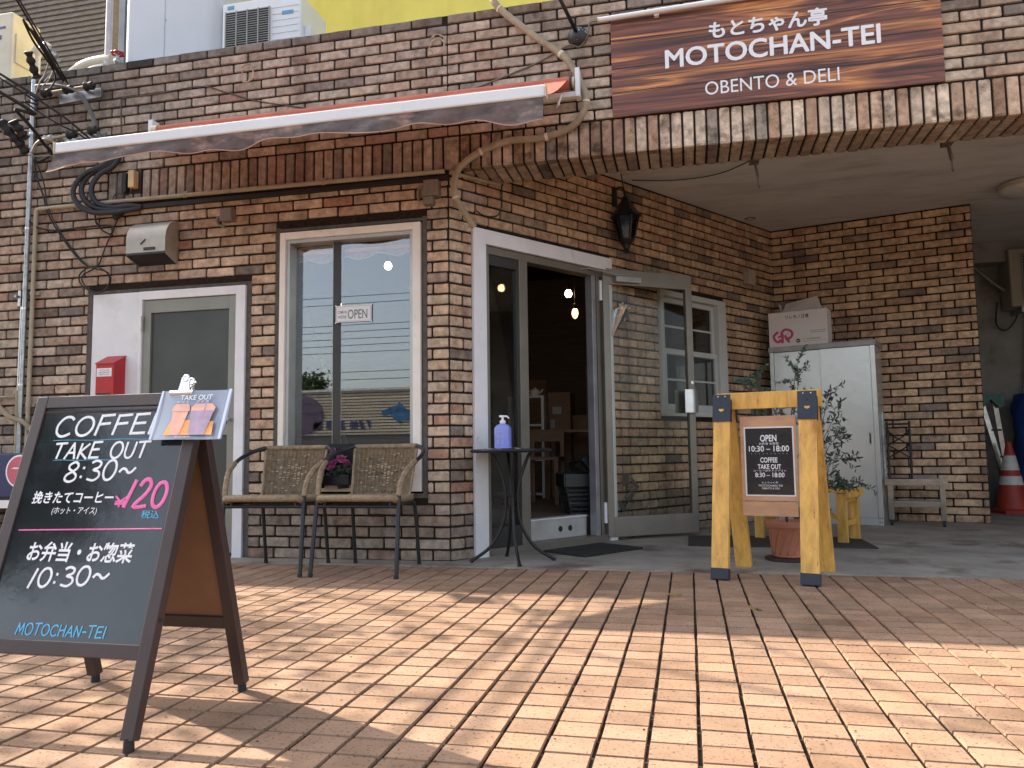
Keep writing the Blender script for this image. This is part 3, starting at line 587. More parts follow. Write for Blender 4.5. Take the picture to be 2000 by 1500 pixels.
m = MB(); m.tube(catmull([(-3.8, -.1, 1.3), (-3.578, -.1, 1.157), (-3.481, -.1, 1.081), (-3.396, -.09, 1.011), (-3.29, -.08, .975), (-3.22, -.06, .9)], 6), .019, 10); m.tube([V(-3.8, -.05, 1.17), V(-3.399, -.05, 1.167)], .011, 8); m.tube(catmull([V(-3.399, -.05, 1.18), V(-3.38, -.05, 1.15), V(-3.366, -.05, .6)], 5), .015, 8)
tag(m.build('drain_pipe', DUCT, smooth=50), 'beige drain pipes at the foot of the galvanised pole', 'pipe')
# ---------------------------------------------------------------- cables at the left corner
def wire(nm, pts, r, label, cat='cable', m_=BLKR, group=None, n=8):
    m = MB(); c = catmull(pts, n); m.tube(c, r if not callable(r) else [r(i) for i in range(len(c))], 6); return tag(m.build(nm, m_, smooth=True), label, cat, group)
G = 'service cables at the left corner'
def far(l, dx, dy, dz): a = Vector(l[0]); return [a+V(dx, dy, dz)]+[Vector(q) for q in l]
wire('service_cable', far([(-2.687, -.9, 3.741), (-2.749, -.75, 3.649), (-2.812, -.6, 3.587), (-2.858, -.45, 3.552), (-2.932, -.3, 3.53), (-3.1, -.2, 3.52)], 2.2, -8, 3.4), .008, 'upper thick black overhead cable dropping to the silver splice sleeve', group=G)
wire('service_cable', far([(-2.654, -.9, 3.72), (-2.735, -.7, 3.613), (-2.801, -.5, 3.54), (-2.91, -.3, 3.487), (-3.099, -.15, 3.495)], 2.2, -8, 3.3), .006, 'thinner black overhead cable hanging below the silver splice sleeve', group=G)
wire('service_cable', far([(-2.949, -.8, 3.312), (-2.814, -.6, 3.2), (-2.7, -.45, 3.107), (-2.64, -.3, 3.024), (-2.588, -.12, 2.924)], -1.2, -3, .9), .008, 'black cable slanting over the lower rack into the insulated hoses', group=G)
wire('service_cable', far([(-2.947, -.8, 3.283), (-2.854, -.6, 3.15), (-2.74, -.45, 3.055), (-2.707, -.3, 3.04), (-2.644, -.12, 2.976)], -1.2, -3, .9), .006, 'thin black cable running just under the slanting cable', group=G)
wire('service_cable', far([(-2.942, -.8, 3.183), (-2.936, -.6, 3.105), (-2.946, -.45, 3.04), (-2.99, -.3, 2.992), (-3.068, -.15, 2.98), (-3.25, -.08, 2.96)], -1.2, -3, .8), .012, 'thickest black cable sagging to the pole below the lower rack', group=G)
wire('service_cable', [(-3.282, -.1, 3.56), (-3.073, -.12, 3.531), (-2.896, -.12, 3.461), (-2.82, -.1, 3.372), (-2.769, -.08, 3.248), (-2.661, -.08, 3.005), (-2.58, -.06, 2.9)], lambda i: .009 if i < 20 else .016, 'grey cable arching over the upper rack and down to the hoses', m_=mat('grey cable', (.1, .1, .095), .6), group=G)
wire('service_cable', [(-3.271, -.1, 2.98), (-3.277, -.06, 2.854), (-3.218, -.05, 2.691), (-3.175, -.04, 2.55), (-3.036, -.03, 2.344), (-2.87, -.03, 2.166), (-2.755, -.03, 2.108)], .006, 'left one of two black cables hanging to the coil', group=G)
wire('service_cable', [(-3.262, -.1, 2.979), (-3.214, -.06, 2.808), (-3.182, -.05, 2.628), (-3.101, -.04, 2.465), (-2.965, -.03, 2.279), (-2.823, -.03, 2.14), (-2.74, -.03, 2.11)], .005, 'right one of two black cables hanging to the coil', group=G)
wire('cable_coil', [(-2.746, -.04, 2.105), (-2.634, -.04, 2.07), (-2.596, -.05, 1.996), (-2.642, -.05, 1.93), (-2.753, -.05, 1.929), (-2.863, -.04, 1.996), (-2.879, -.04, 2.063), (-2.804, -.05, 2.11), (-2.679, -.06, 2.1), (-2.602, -.06, 2.033), (-2.612, -.06, 1.957), (-2.699, -.05, 1.918), (-2.808, -.05, 1.971), (-2.856, -.04, 2.054), (-2.759, -.04, 2.102)], .0055, 'coil of spare black cable left of the range hood cover', 'cable coil')
wire('service_cable', [(-2.724, -.03, 2.125), (-2.671, -.03, 2.258), (-2.61, -.03, 2.389), (-2.547, -.04, 2.491)], .005, 'black cable rising from the coil to the connector', group=G)
wire('service_cable', [(-3.336, -.05, 2.513), (-3.263, -.04, 2.458), (-3.109, -.03, 2.429), (-2.881, -.03, 2.434), (-2.656, -.03, 2.432), (-2.593, -.04, 2.40), (-2.62, -.04, 2.36), (-2.69, -.04, 2.393), (-2.746, -.04, 2.456), (-2.754, -.05, 2.532)], .007, 'black cable running level from the pole and looping under the hoses', group=G)
wire('service_wire', [(-2.575, -.016, 2.9), (-2.575, -.014, 3.123), (-2.583, -.014, 3.352), (-2.558, -.014, 3.414), (-2.305, -.014, 3.412), (-1.912, -.017, 3.426), (-1.7, -.014, 3.359), (-1.449, -.014, 3.263), (-1.043, -.014, 3.158)], .0045, 'thin brown wire stapled across the bricks above the awning', 'wire', mat('brown wire', (.09, .065, .05), .7), n=5)
wire('sign_wire', [(1.048, -.05, 3.49), (.986, -.04, 3.491), (.97, -.03, 3.418), (.914, -.02, 3.35), (.846, -.02, 3.37), (.752, -.017, 3.332), (.613, -.017, 3.273), (.402, -.017, 3.211), (.205, -.017, 3.156)], .0055, 'thin grey wire from the sign light running below the round plate', 'wire', mat('grey green wire', (.16, .15, .11), .6))
IH = mat('insulated pipe', (.022, .026, .03), .6, vary=(12, .3), stain=(8, .6, .8, (1.8, 1.8, 1.8)))
for i, P in enumerate(([(-2.56, -.03, 3.02), (-2.586, -.06, 2.919), (-2.651, -.08, 2.867), (-2.744, -.1, 2.821), (-2.812, -.11, 2.742), (-2.818, -.11, 2.656), (-2.756, -.1, 2.576), (-2.639, -.08, 2.533), (-2.449, -.05, 2.545), (-2.36, -.03, 2.55)],
      [(-2.54, -.03, 3.02), (-2.568, -.05, 2.921), (-2.602, -.07, 2.858), (-2.685, -.09, 2.807), (-2.74, -.1, 2.723), (-2.737, -.1, 2.644), (-2.69, -.09, 2.581), (-2.582, -.07, 2.551), (-2.458, -.06, 2.555), (-2.37, -.03, 2.55)],
      [(-2.58, -.03, 3.02), (-2.604, -.07, 2.917), (-2.7, -.1, 2.852), (-2.779, -.13, 2.806), (-2.85, -.14, 2.729), (-2.865, -.14, 2.64), (-2.8, -.13, 2.55), (-2.68, -.11, 2.505), (-2.484, -.08, 2.51), (-2.37, -.03, 2.54)])):
    wire('insulated_hose', P, .0205, ('middle', 'inner', 'outer')[i]+' one of three thick black insulated hoses curling below the awning', 'hose', IH, 'insulated hoses')
CER = mat('porcelain insulator', (.36, .34, .3), .3, vary=(20, .2))
for nm, a, b in (('upper', V(-3.212, -.08, 3.5), V(-2.78, -.08, 3.51)), ('lower', V(-3.16, -.09, 3.125), V(-2.72, -.09, 3.155))):
    t = thing('cable_rack', nm+' wall rack of grey plate and bar carrying the service cables', 'cable rack', a, 'cable racks')
    m = MB(); m.bar(a+V(.08, .07, -.035), b+V(.02, .07, -.03), .03, .075); m.build('plate', GALV, t, bevel=.003)
    m = MB(); m.tube([a, b], .011, 8); m.build('bar', DUCT, t, smooth=50)
    for f in (.04, .5, .93):
        q = a.lerp(b, f); m = MB(); d = (b-a).normalized(); m.tube([q-d*.05, q-d*.035, q-d*.03, q-d*.005, q, q+d*.025, q+d*.03, q+d*.045], [.016, .034, .034, .018, .03, .03, .016, .014], 12); m.build('insulator', CER if nm == 'lower' and f < .1 else BLKR, t, smooth=50)
    for f in (.2, .8): q = a.lerp(b, f); m = MB(); m.bar(q, q+V(0, .08, -.02), .02, .02); m.build('bracket', GALV, t)
for nm, P, r, mm_, lb in (('splice_sleeve', [(-2.954, -.5, 3.584), (-2.969, -.45, 3.517), (-2.995, -.38, 3.46)], .026, BLKR, 'dark taped splice beside the top of the pole'), ('splice_sleeve', [(-2.84, -.5, 3.62), (-2.825, -.45, 3.593), (-2.815, -.38, 3.55)], .03, GALV, 'silver splice sleeve on the upper overhead cable'),
      ('splice_sleeve', [(-3.277, -.4, 3.144), (-3.225, -.35, 3.066), (-3.2, -.3, 3.008), (-3.186, -.25, 2.954)], .034, BLKR, 'long lumpy black splice left of the pole'), ('splice_sleeve', [(-3.165, -.4, 3.143), (-3.155, -.35, 3.086), (-3.152, -.3, 3.05)], .032, BLKR, 'short black splice against the front of the pole')):
    m = MB(); c = catmull(P, 6); m.tube(c, [r*(1+.3*math.sin(i*1.7)) for i in range(len(c))], 8); tag(m.build(nm, mm_, smooth=True), lb, 'cable splice', 'cable splices')
TAILW = mat('bare wire', (.3, .26, .22), .5)
for i, P in enumerate(([(-2.872, -.4, 3.579), (-2.932, -.35, 3.543), (-3.014, -.3, 3.5), (-3.144, -.2, 3.525), (-3.3, -.08, 3.5)], [(-2.832, -.4, 3.562), (-2.881, -.35, 3.498), (-2.972, -.3, 3.464), (-3.115, -.2, 3.49), (-3.2, -.1, 3.5)],
      [(-3.194, -.3, 3.033), (-3.215, -.3, 2.995), (-3.204, -.25, 2.958), (-3.15, -.2, 2.95), (-3.07, -.15, 2.965), (-2.99, -.1, 2.95)], [(-3.191, -.2, 2.974), (-3.149, -.2, 3.048), (-3.068, -.2, 3.071), (-3.02, -.15, 3.05), (-2.97, -.1, 3.02)])):
    wire('wire_tail', P, (.006, .005, .005, .011)[i], ('pale wire tail from the silver splice to the pole head', 'second pale wire tail sagging under the silver splice', 'thin bare wire looping below the black splices', 'thick grey loop bending over to the awning end')[i], 'wire', TAILW if i < 3 else DUCT, 'wire tails')
t = thing('fuse_box', 'small beige fuse holder open beside the insulated hoses', 'fuse box', (-2.43, 0, 2.66))
m = MB(); m.bb((-2.475, -.02, 2.66), (-2.385, -.0, 2.84)); m.build('base', BLKR, t, bevel=.004)
m = MB(); m.bb((-2.455, -.075, 2.69), (-2.405, -.02, 2.82)); m.build('cover', mat('yellowed cover', (.6, .42, .2), .45), t, bevel=.006)
m = MB(); m.bb((-2.52, -.06, 2.66), (-2.485, -.0, 2.81)); m.tube(catmull([(-2.43, -.05, 2.69), (-2.478, -.05, 2.64), (-2.576, -.04, 2.665), (-2.609, -.04, 2.613), (-2.576, -.05, 2.545), (-2.544, -.05, 2.503)], 5), .004, 5); m.tube([V(-2.58, -.05, 2.47), V(-2.5, -.05, 2.53)], .022, 8); m.build('connector', BLKR, t)
# ---------------------------------------------------------------- hood cover, letter box, junction boxes
HOOD = mat('stainless hood', (.44, .41, .36), .42, .45, vary=(4, .15), stain=(5, .55, .75, (.7, .63, .55)))
t = thing('vent_hood', 'rounded stainless vent hood cover high on the wall', 'vent hood', (-2.23, 0, 2.09))
pr = [(0, 2.42)]+[(-.15*math.sin(a), 2.265+.155*math.cos(a)) for a in [R(90)*i/8 for i in range(1, 9)]]+[(-.15, 2.15)]
m = MB(); n = len(pr); vs = [V(-2.39, y, z) for y, z in pr]+[V(-2.067, y, z) for y, z in pr]; m.add(vs, [(i, i+1, n+i+1, n+i) for i in range(n-1)])
m.add([V(-2.39, y, z) for y, z in pr]+[V(-2.39, 0, 2.09)], [tuple(range(n+1))]); m.add([V(-2.067, y, z) for y, z in pr]+[V(-2.067, 0, 2.09)], [tuple(range(n+1))]); m.build('cover', HOOD, t, smooth=40)
m = MB(); m.add([V(-2.385, -.145, 2.158), V(-2.072, -.145, 2.158), V(-2.072, -.002, 2.1), V(-2.385, -.002, 2.1)], [(0, 1, 2, 3)]); m.build('grille', BLKR, t)
m = MB(); m.bb((-2.39, -.155, 2.15), (-2.067, -.149, 2.165)); m.bb((-2.24, -.157, 2.18), (-2.15, -.1505, 2.2)); m.prism([(-2.265, 2.222), (-2.235, 2.25), (-2.228, 2.262), (-2.232, 2.264), (-2.25, 2.25), (-2.27, 2.23)], V(0, -.1505, 0), X, Z, .004); m.build('badge', DKBR, t)
t = thing('letter_box', 'red metal letter box with sloping lid on the white panel', 'letter box', (-2.565, 0, 1.06))
m = MB(); m.prism([(-.003, 1.06), (-.003, 1.44), (-.12, 1.378), (-.12, 1.06)], V(-2.637, 0, 0), Y, Z, .152); m.build('body', RED, t, bevel=.003)
m = MB(); m.prism([(-.003, 1.4405), (-.127, 1.375), (-.127, 1.381), (-.003, 1.447)], V(-2.642, 0, 0), Y, Z, .162); m.build('lid', RED, t, bevel=.001)
m = MB(); m.bb((-2.625, -.1225, 1.10), (-2.515, -.12, 1.165)); m.m = 1; m.bb((-2.632, -.123, 1.165), (-2.508, -.12, 1.172)); m.build('slot', [mat('dark slot', (.05, .012, .01), .6), RED], t)
m = MB(); m.bb((-2.628, -.1212, 1.285), (-2.503, -.12, 1.345)); m.m = 1; LO = V(0, -.1216, 0); text(m, 'もとちゃん亭', LO, X, Z, -2.6, -2.53, 1.324, 1.336, .0003); text(m, 'MOTOCHAN-TEI', LO, X, Z, -2.61, -2.52, 1.309, 1.319, .0003); text(m, 'OBENTO & DELI', LO, X, Z, -2.605, -2.525, 1.295, 1.302, .0003); m.build('name_card', [PAPER, INK], t)
t = thing('junction_box', 'small grey junction box with side pipe between hood and window', 'junction box', (-1.64, 0, 2.38), 'wall junction boxes')
m = MB(); m.bb((-1.69, -.07, 2.375), (-1.595, 0, 2.47)); m.build('body', GREYB, t, bevel=.008); m = MB(); m.tube(catmull([(-1.69, -.035, 2.42), (-1.73, -.03, 2.41), (-1.73, -.02, 2.37), (-1.68, -.02, 2.345)], 5), .01, 8); m.build('pipe', GREYB, t, smooth=50)
t = thing('junction_box', 'small grey junction box under the conduit near the corner', 'junction box', (-.1, 0, 2.36), 'wall junction boxes')
m = MB(); m.bb((-.155, -.08, 2.42), (-.05, 0, 2.53)); m.bb((-.16, -.07, 2.365), (-.09, 0, 2.42)); m.build('body', GREYB, t, bevel=.008); m = MB(); m.tube([V(-.155, -.04, 2.49), V(-.2, -.03, 2.49), V(-.205, -.02, 2.41)], .011, 8); m.build('pipe', GREYB, t, smooth=50)
m = MB(); m.fb(FRD, (3.62, 0, 2.31), (3.74, .07, 2.455)); m.fb(FRD, (3.65, .07, 2.33), (3.71, .085, 2.35)); tag(m.build('outlet_cover', mat('off white cover', (.4, .36, .29), .5), bevel=.012), 'off-white outdoor outlet cover high on the angled wall', 'outlet cover')
# ---------------------------------------------------------------- lantern
t = thing('wall_lantern', 'black hexagonal wall lantern with clear panes beside the entrance', 'lantern', DU*1.70+V(0, 0, 2.28)); LC = DU*1.70+DN*.125
m = MB(); m.lathe([(.012, 2.765), (.03, 2.75), (.034, 2.725), (.05, 2.7), (.075, 2.66), (.125, 2.595), (.128, 2.585), (.11, 2.58), (.10, 2.578)], LC, 6); m.build('cap', BLK, t)
m = MB(); m.lathe([(.002, 2.285), (.018, 2.29), (.026, 2.305), (.02, 2.32), (.028, 2.335), (.03, 2.35), (.05, 2.375), (.066, 2.395), (.068, 2.402), (.0, 2.402)], LC, 12, caps=False); m.build('base', BLK, t, smooth=40)
m = MB()
for k in range(6):
    a = R(60*k); m.bar(LC+V(.062*math.cos(a), .062*math.sin(a), 2.4), LC+V(.104*math.cos(a), .104*math.sin(a), 2.58), .014, .014)
m.build('cage', BLK, t)
m = MB(); m.lathe([(.055, 2.402), (.094, 2.578)], LC, 6, caps=False); m.build('pane', glass('lantern glass', .05, (.35, .34, .31)), t)
m = MB(); m.lathe([(.0, 2.41), (.018, 2.41), (.016, 2.46), (.026, 2.5), (.02, 2.54), (.002, 2.555)], LC, 12, caps=False); m.build('bulb', mat('lamp bulb', (.6, .58, .52), .25), t, smooth=True)
m = MB(); m.tube(catmull([LC+V(0, 0, 2.76), LC+DN*-.02+V(0, 0, 2.83), LC+DN*-.08+V(0, 0, 2.85), LC+DN*-.125+V(0, 0, 2.8)], 6), .009, 8); m.fb(FRD, (1.67, 0, 2.7), (1.73, .015, 2.86)); m.tube([LC+V(0, 0, 2.76), LC-DU*.045+V(0, 0, 2.94)], .005, 6); m.build('bracket', BLK, t)
wire('ceiling_wire', [(2.03, .46, 2.75), (2.06, 1.2, 2.925), (1.825, 1.45, 2.925), (1.493, 1.52, 2.93), (1.14, 1.43, 2.93)], .004, 'thin dark wire tacked along the ceiling edge to the lantern', 'wire')
t = thing('ceiling_lamp', 'round flat white ceiling lamp at the right of the covered entrance', 'ceiling lamp', (4.42, 2.42, 2.95))
m = MB(); m.lathe([(.19, .0), (.21, -.02), (.21, -.055), (.205, -.06)], V(4.42, 2.42, 2.95), 40); m.build('housing', mat('lamp housing', (.4, .38, .33), .5), t, smooth=30)
m = MB(); m.lathe([(.2, -.06), (.19, -.085), (.12, -.1), (.001, -.103)], V(4.42, 2.42, 2.95), 40, caps=False); m.build('diffuser', mat('lamp diffuser', (.55, .53, .48), .4), t, smooth=True)
# ---------------------------------------------------------------- chalkboard A-frame
K = .292; NB = math.sqrt(1+K*K); BW = V(0, K, 1)/NB; BO = V(0, -3.205, 0); BNn = X.cross(BW)      # board plane: x, slope distance
WEN = mat('dark stained frame', (.038, .024, .024), .5, vary=(5, .18), bump=(60, .1, .002), stretch=(2, 2, .6))
cb = thing('chalkboard_sign', 'black chalkboard A-frame with dark brown frame and coffee prices', 'sandwich board', (-.07, -2.94, 0))
def pb(m, x0, x1, s0, s1, n0, n1): m.box(BO+X*((x0+x1)/2)+BW*((s0+s1)/2)+BNn*((n0+n1)/2), (x1-x0, s1-s0, n1-n0), M=Matrix((X, BW, BNn)).transposed())
xl, xr = -.347, .206
m = MB(); pb(m, xl, xl+.036, .03, .925, -.028, 0); pb(m, xr-.036, xr, .03, .925, -.028, 0); pb(m, xl+.036, xr-.036, .889, .925, -.028, -.0005); pb(m, xl+.036, xr-.036, .212, .248, -.028, -.0005); fp = m.build('front_frame', WEN, cb, bevel=.002)
BB = mat('gloss blackboard', (.018, .022, .025), .09, vary=(4, .2), spec=.62, coat=.12, stain=(4.5, .56, .78, (2.1, 2.1, 2.1)), bump=(2.2, .05, .02))
m = MB(); pb(m, xl+.036, xr-.036, .248, .889, -.02, -.006); m.build('writing_board', BB, fp)
SO = BO+BNn*-.006
r = .0037
for b, a, rr_, sl_, sp_ in (('COFFEE', (-.262, .1, .802, .86), .0041, .12, .003), ('TAKE OUT', (-.246, .062, .736, .782), .0035, .1, 0), ('8:30~', (-.19, .036, .667, .722), r, .1, .008), ('10:30~', (-.214, .03, .38, .428), r, .1, .012)):
    m = MB(); chalk(m, b, SO, X, BW, *a, rr_, sl_, sp_); m.build('white_lettering', CHW, fp)
for b, a in (('挽きたてコーヒー', (-.275, -.012, .606, .642)), ('(ホット・アイス)', (-.2, -.055, .574, .597)), ('お弁当・お惣菜', (-.243, .088, .448, .502))):
    m = MB(); text(m, b, SO, X, BW, a[0], a[1], a[2], a[3], .001, .022 if a[3]-a[2] > .03 else .004, .08); m.build('white_lettering', CHW, fp)
m = MB(); chalk(m, 'Y', SO, X, BW, -.006, .03, .598, .628, .003, .1); chalk(m, '120', SO, X, BW, .026, .148, .598, .672, .0058, .12); m.build('pink_lettering', CHP, fp)
m = MB(); m.tube([SO+X*(-.291+.453*i/20)+BW*(.532+.008*i/20)+BNn*.0006 for i in range(21)], .0022, 6); m.build('pink_line', CHP, fp)
m = MB(); text(m, '税込', SO, X, BW, .088, .143, .567, .589, .001, .005); m.build('blue_lettering', CHB, fp)
m = MB(); chalk(m, 'MOTOCHAN-TEI', SO, X, BW, -.212, .06, .26, .288, .002, .08); m.build('blue_lettering', CHB, fp)
for a, b, s in ((-.258, .085, .79), (-.24, -.033, .731)): m = MB(); m.tube([SO+X*(a+(b-a)*i/12)+BW*(s+.001*math.sin(i))+BNn*.0006 for i in range(13)], .0009, 5); m.build('blue_line', CHB, fp)
# rear panel, mirrored lean
RO = V(0, -2.682, 0); RW = V(0, -K, 1)/NB; RN = X.cross(RW)*-1
def rb(m, x0, x1, s0, s1, n0, n1): m.box(RO+X*((x0+x1)/2)+RW*((s0+s1)/2)+RN*((n0+n1)/2), (x1-x0, s1-s0, n1-n0), M=Matrix((X, RW, RN)).transposed())
m = MB(); rb(m, xl, xl+.036, .03, .885, -.028, 0); rb(m, xr-.036, xr, .03, .885, -.028, 0); rb(m, xl+.036, xr-.036, .85, .885, -.028, -.0005); rb(m, xl+.036, xr-.036, .212, .248, -.028, -.0005); rp = m.build('rear_frame', WEN, cb, bevel=.002)
HB = mat('brown hardboard', (.2, .1, .05), .65, vary=(9, .1), bump=(150, .1, .001))
m = MB(); rb(m, xl+.036, xr-.036, .248, .85, -.016, -.008); m.build('hardboard', HB, rp)
m = MB(); pb(m, xl+.036, xr-.036, .248, .889, -.027, -.021); m.build('hardboard_back', HB, fp)
for x_ in (xl+.018, xr-.018):
    m = MB(); q = BO+X*x_+BW*.022-BNn*.014; m.tube([V(q.x, q.y, 0), V(q.x, q.y, .035)], [.014, .012], 10); m.build('foot', BLKR, cb, smooth=50)
    m = MB(); q = RO+X*x_+RW*.022-RN*.014; m.tube([V(q.x, q.y, 0), V(q.x, q.y, .035)], [.014, .012], 10); m.build('foot', BLKR, cb, smooth=50)
m = MB()
for x_ in (xl+.06, xr-.06): m.tube([V(x_-.03, -2.935, .855), V(x_+.03, -2.935, .855)], .006, 8)
m.build('hinge', STEEL, cb, smooth=50)
m = MB(); m.tube([BO+X*(xr+.001)+BW*.31-BNn*.014, BO+X*(xr-.003)+BW*.31-BNn*.014], .006, 8); m.build('bolt', BLK, fp)
# laminated drinks card and its clip
CA = BO+BNn*.004
LAM = mat('laminated card', (.27, .31, .39), .12, vary=(6, .06), spec=.6, coat=.4)
t = thing('drinks_card', 'laminated take-out drinks card with two cups clipped to the chalkboard', 'menu card', BO+X*.19+BW*.778)
tw = V(.0, 0, 0)
def cp(a, b, n=0): return CA+X*a+BW*b+BNn*(.004+n+.012*((.925-b)/.147)**2)
m = MB(); n = 8; vs = []
for i in range(9):
    for j in range(n+1): vs.append(cp(.082+.22*i/8, .778+.147*j/n, .003*math.sin(i*.7)))
fs = [(i*(n+1)+j, (i+1)*(n+1)+j, (i+1)*(n+1)+j+1, i*(n+1)+j+1) for i in range(8) for j in range(n)]; m.add(vs, fs); m.add([q-BNn*.0016 for q in vs], [f[::-1] for f in fs]); m.build('sleeve', LAM, t, smooth=True)
def patch(m, pts, lift):
    m.add([cp(a, b, lift+.0032) for a, b in pts], [tuple(range(len(pts)))])
m = MB()
for a, b in (((.082, .0885), (.778, .925)), ((.294, .302), (.778, .925))): patch(m, [(a[0], b[0]), (a[1], b[0]), (a[1], b[1]), (a[0], b[1])], .0008)
m.build('clear_margin', mat('clear margin', (.55, .62, .75), .1, vary=None), t)
C1 = mat('printed cup', (.72, .36, .27), .2, vary=(30, .15)); C2 = mat('printed lid', (.75, .42, .32), .2, vary=None); C3 = mat('printed orange', (.9, .36, .1), .2, vary=(30, .2)); C4 = mat('printed iced coffee', (.36, .27, .36), .2, vary=(25, .2)); C5 = mat('printed sleeve', (.5, .1, .07), .2, vary=None)
m = MB()
for i, (pts, k) in enumerate((([(.122, .79), (.212, .79), (.196, .835), (.135, .835)], 2), ([(.222, .79), (.272, .79), (.268, .83), (.25, .83)], 2), ([(.142, .79), (.172, .79), (.182, .862), (.132, .862)], 0), ([(.14, .805), (.174, .805), (.176, .828), (.138, .828)], 4), ([(.128, .862), (.186, .862), (.182, .878), (.176, .884), (.14, .884), (.132, .878)], 1),
      ([(.2, .79), (.25, .79), (.262, .868), (.19, .868)], 3), ([(.19, .858), (.262, .858), (.264, .872), (.25, .883), (.2, .883), (.188, .872)], 1), ([(.228, .85), (.232, .85), (.238, .9), (.234, .9)], 3))):
    m.m = k; patch(m, pts, .0012+.0002*i)
m.build('cup_picture', [C1, C2, C3, C4, C5], t)
m = MB(); text(m, 'TAKE OUT', CA, X, BW, .148, .248, .894, .909, .0115, .01); text(m, 'ホット', CA, X, BW, .138, .178, .886, .892, .0112, .01); text(m, 'アイス', CA, X, BW, .2, .24, .886, .892, .0112, .01); text(m, 'MOTOCHAN-TEI', CA, X, BW, .162, .208, .782, .787, .021, .0005); m.build('lettering', LETW, t)
CHR = mat('chrome clip', (.75, .75, .74), .18, .95, vary=None)
t = thing('bulldog_clip', 'shiny steel bulldog clip gripping the drinks card on the chalkboard', 'clip', BO+X*.145+BW*.92)
m = MB()
def q3(a, b, n): return BO+X*a+BW*b+BNn*n
m.tube([q3(.107, .919, .008), q3(.181, .919, .008)], .008, 12); m.tube([q3(.107, .919, -.03), q3(.181, .919, -.03)], .007, 12); m.build('jaw', CHR, t, smooth=50)
for n0, n1 in ((.008, .004), (-.03, -.022)):
    m = MB(); m.prism([(.127, .925), (.165, .925), (.158, .95), (.16, .962), (.152, .974), (.14, .976), (.131, .966), (.13, .952)], q3(0, 0, n1), X, BW, .0025); 
    m.tube([q3(.145+.009*math.cos(a), .964+.009*math.sin(a), n1+.002) for a in [2*math.pi*i/14 for i in range(14)]], .0028, 6, closed=True); m.build('lever', CHR, t, smooth=40)
m = MB(); m.tube([q3(.13+.0035*i/2, .942+.006*math.sin(i*1.26), -.012+.008*math.cos(i*1.26)) for i in range(18)], .0018, 5); m.build('spring', CHR, t, smooth=True)

# ---------------------------------------------------------------- wicker chairs
WICK = mat('tan wicker', (.235, .17, .1), .6, vary=(40, .35), bump=(200, .2, .001)); WICKL = mat('pale wicker', (.52, .42, .28), .55, vary=(40, .25))
CHB_ = mat('charcoal tube', (.022, .024, .028), .42, .3, vary=(30, .15))
ch = thing('wicker_chair', 'tan wicker armchair with charcoal legs between window and table', 'chair', (0, 0, 0), 'wicker chairs at the window', local=True)
def yback(u): return .05*(1-(u/.22)**2)                        # curve of the backrest in plan
def bp(u, s): return V(u*(1-.1*(1-s)), .16+.095*s+yback(u)*.9, .44+.305*s)
for s in (-1, 1):
    leg = [V(s*.262, -.262, 0), V(s*.258, -.225, .25), V(s*.252, -.19, .46)]
    m = MB(); m.tube(leg, .0125, 10); m.build('front_leg', CHB_, ch, smooth=50)
    arm = catmull([V(s*.252, -.19, .46), V(s*.258, -.165, .54), V(s*.272, -.11, .605), V(s*.29, -.01, .655)], 7)
    m = MB(); m.tube(arm, [.0165+(.001 if i % 2 else -.0007) for i in range(len(arm))], 10); m.build('wrapped_arm', WICK, ch, smooth=50)
    arm2 = catmull([V(s*.29, -.01, .655), V(s*.296, .09, .69), V(s*.275, .19, .725), V(s*.225, .245, .748), V(s*.2, .262, .75)], 7)
    m = MB(); m.tube(arm2, .013, 10); m.build('arm', CHB_, ch, smooth=50)
    m = MB(); m.tube(catmull([V(s*.215, .28, 0), V(s*.212, .23, .3), V(s*.208, .205, .385), V(s*.205, .16, .405), V(s*.23, -.1, .41), V(s*.25, -.2, .40)], 6), .0115, 10); m.build('rear_leg', CHB_, ch, smooth=50)
    m = MB(); m.tube([V(s*.262, -.262, -.001), V(s*.261, -.26, .02)], .0145, 10); m.tube([V(s*.215, .28, -.001), V(s*.215, .278, .02)], .0135, 10); m.build('foot_cap', BLKR, ch, smooth=50)
m = MB(); m.tube([V(-.253, -.195, .4), V(.253, -.195, .4)], .011, 8); m.tube([V(-.207, .19, .395), V(.207, .19, .395)], .01, 8); m.tube([V(-.22, -.02, .41), V(.22, -.02, .41)], .008, 8)
for s in (-1, 1): m.tube([V(s*.205, -.2, .4), V(s*.2, -.2, .425)], .007, 6)
m.build('stretcher', CHB_, ch, smooth=50)
# seat: wrapped front roll, side rolls and woven surface
c = catmull([V(-.235, -.17, .435), V(-.225, -.215, .447), V(-.12, -.235, .45), V(.12, -.235, .45), V(.225, -.215, .447), V(.235, -.17, .435)], 14)
m = MB(); m.tube(c, [.021+(.0016 if i % 2 else -.001) for i in range(len(c))], 10)
for s in (-1, 1):
    c = catmull([V(s*.235, -.17, .435), V(s*.225, .05, .43), V(s*.2, .18, .428)], 14); m.tube(c, [.016+(.0012 if i % 2 else -.001) for i in range(len(c))], 8)
m.build('seat_roll', WICK, ch, smooth=50)
m = MB()
for i in range(28):
    x = -.215+.43*i/27; m.tube([V(x*(1-.06*j/10), -.22+.4*j/10, .447-.018*math.sin(math.pi*j/10)+.003*(1 if (i+j) % 2 else -1)) for j in range(11)], .0035, 4)
for j in range(26):
    y = -.2+.38*j/25; m.tube([V(-.215+.43*i/14, y, .446-.018*math.sin(math.pi*(y+.22)/.4)+.004*(1 if (i+j) % 2 else -1)) for i in range(15)], .006, 4)
m.build('seat', WICK, ch, smooth=True)
m = MB()
for j in range(40):
    s = (j+.5)/40; m.tube([bp(-.208+.416*i/32, s)+V(0, -.0045 if (i+j) % 2 else .0045, 0) for i in range(33)], .0036, 4)
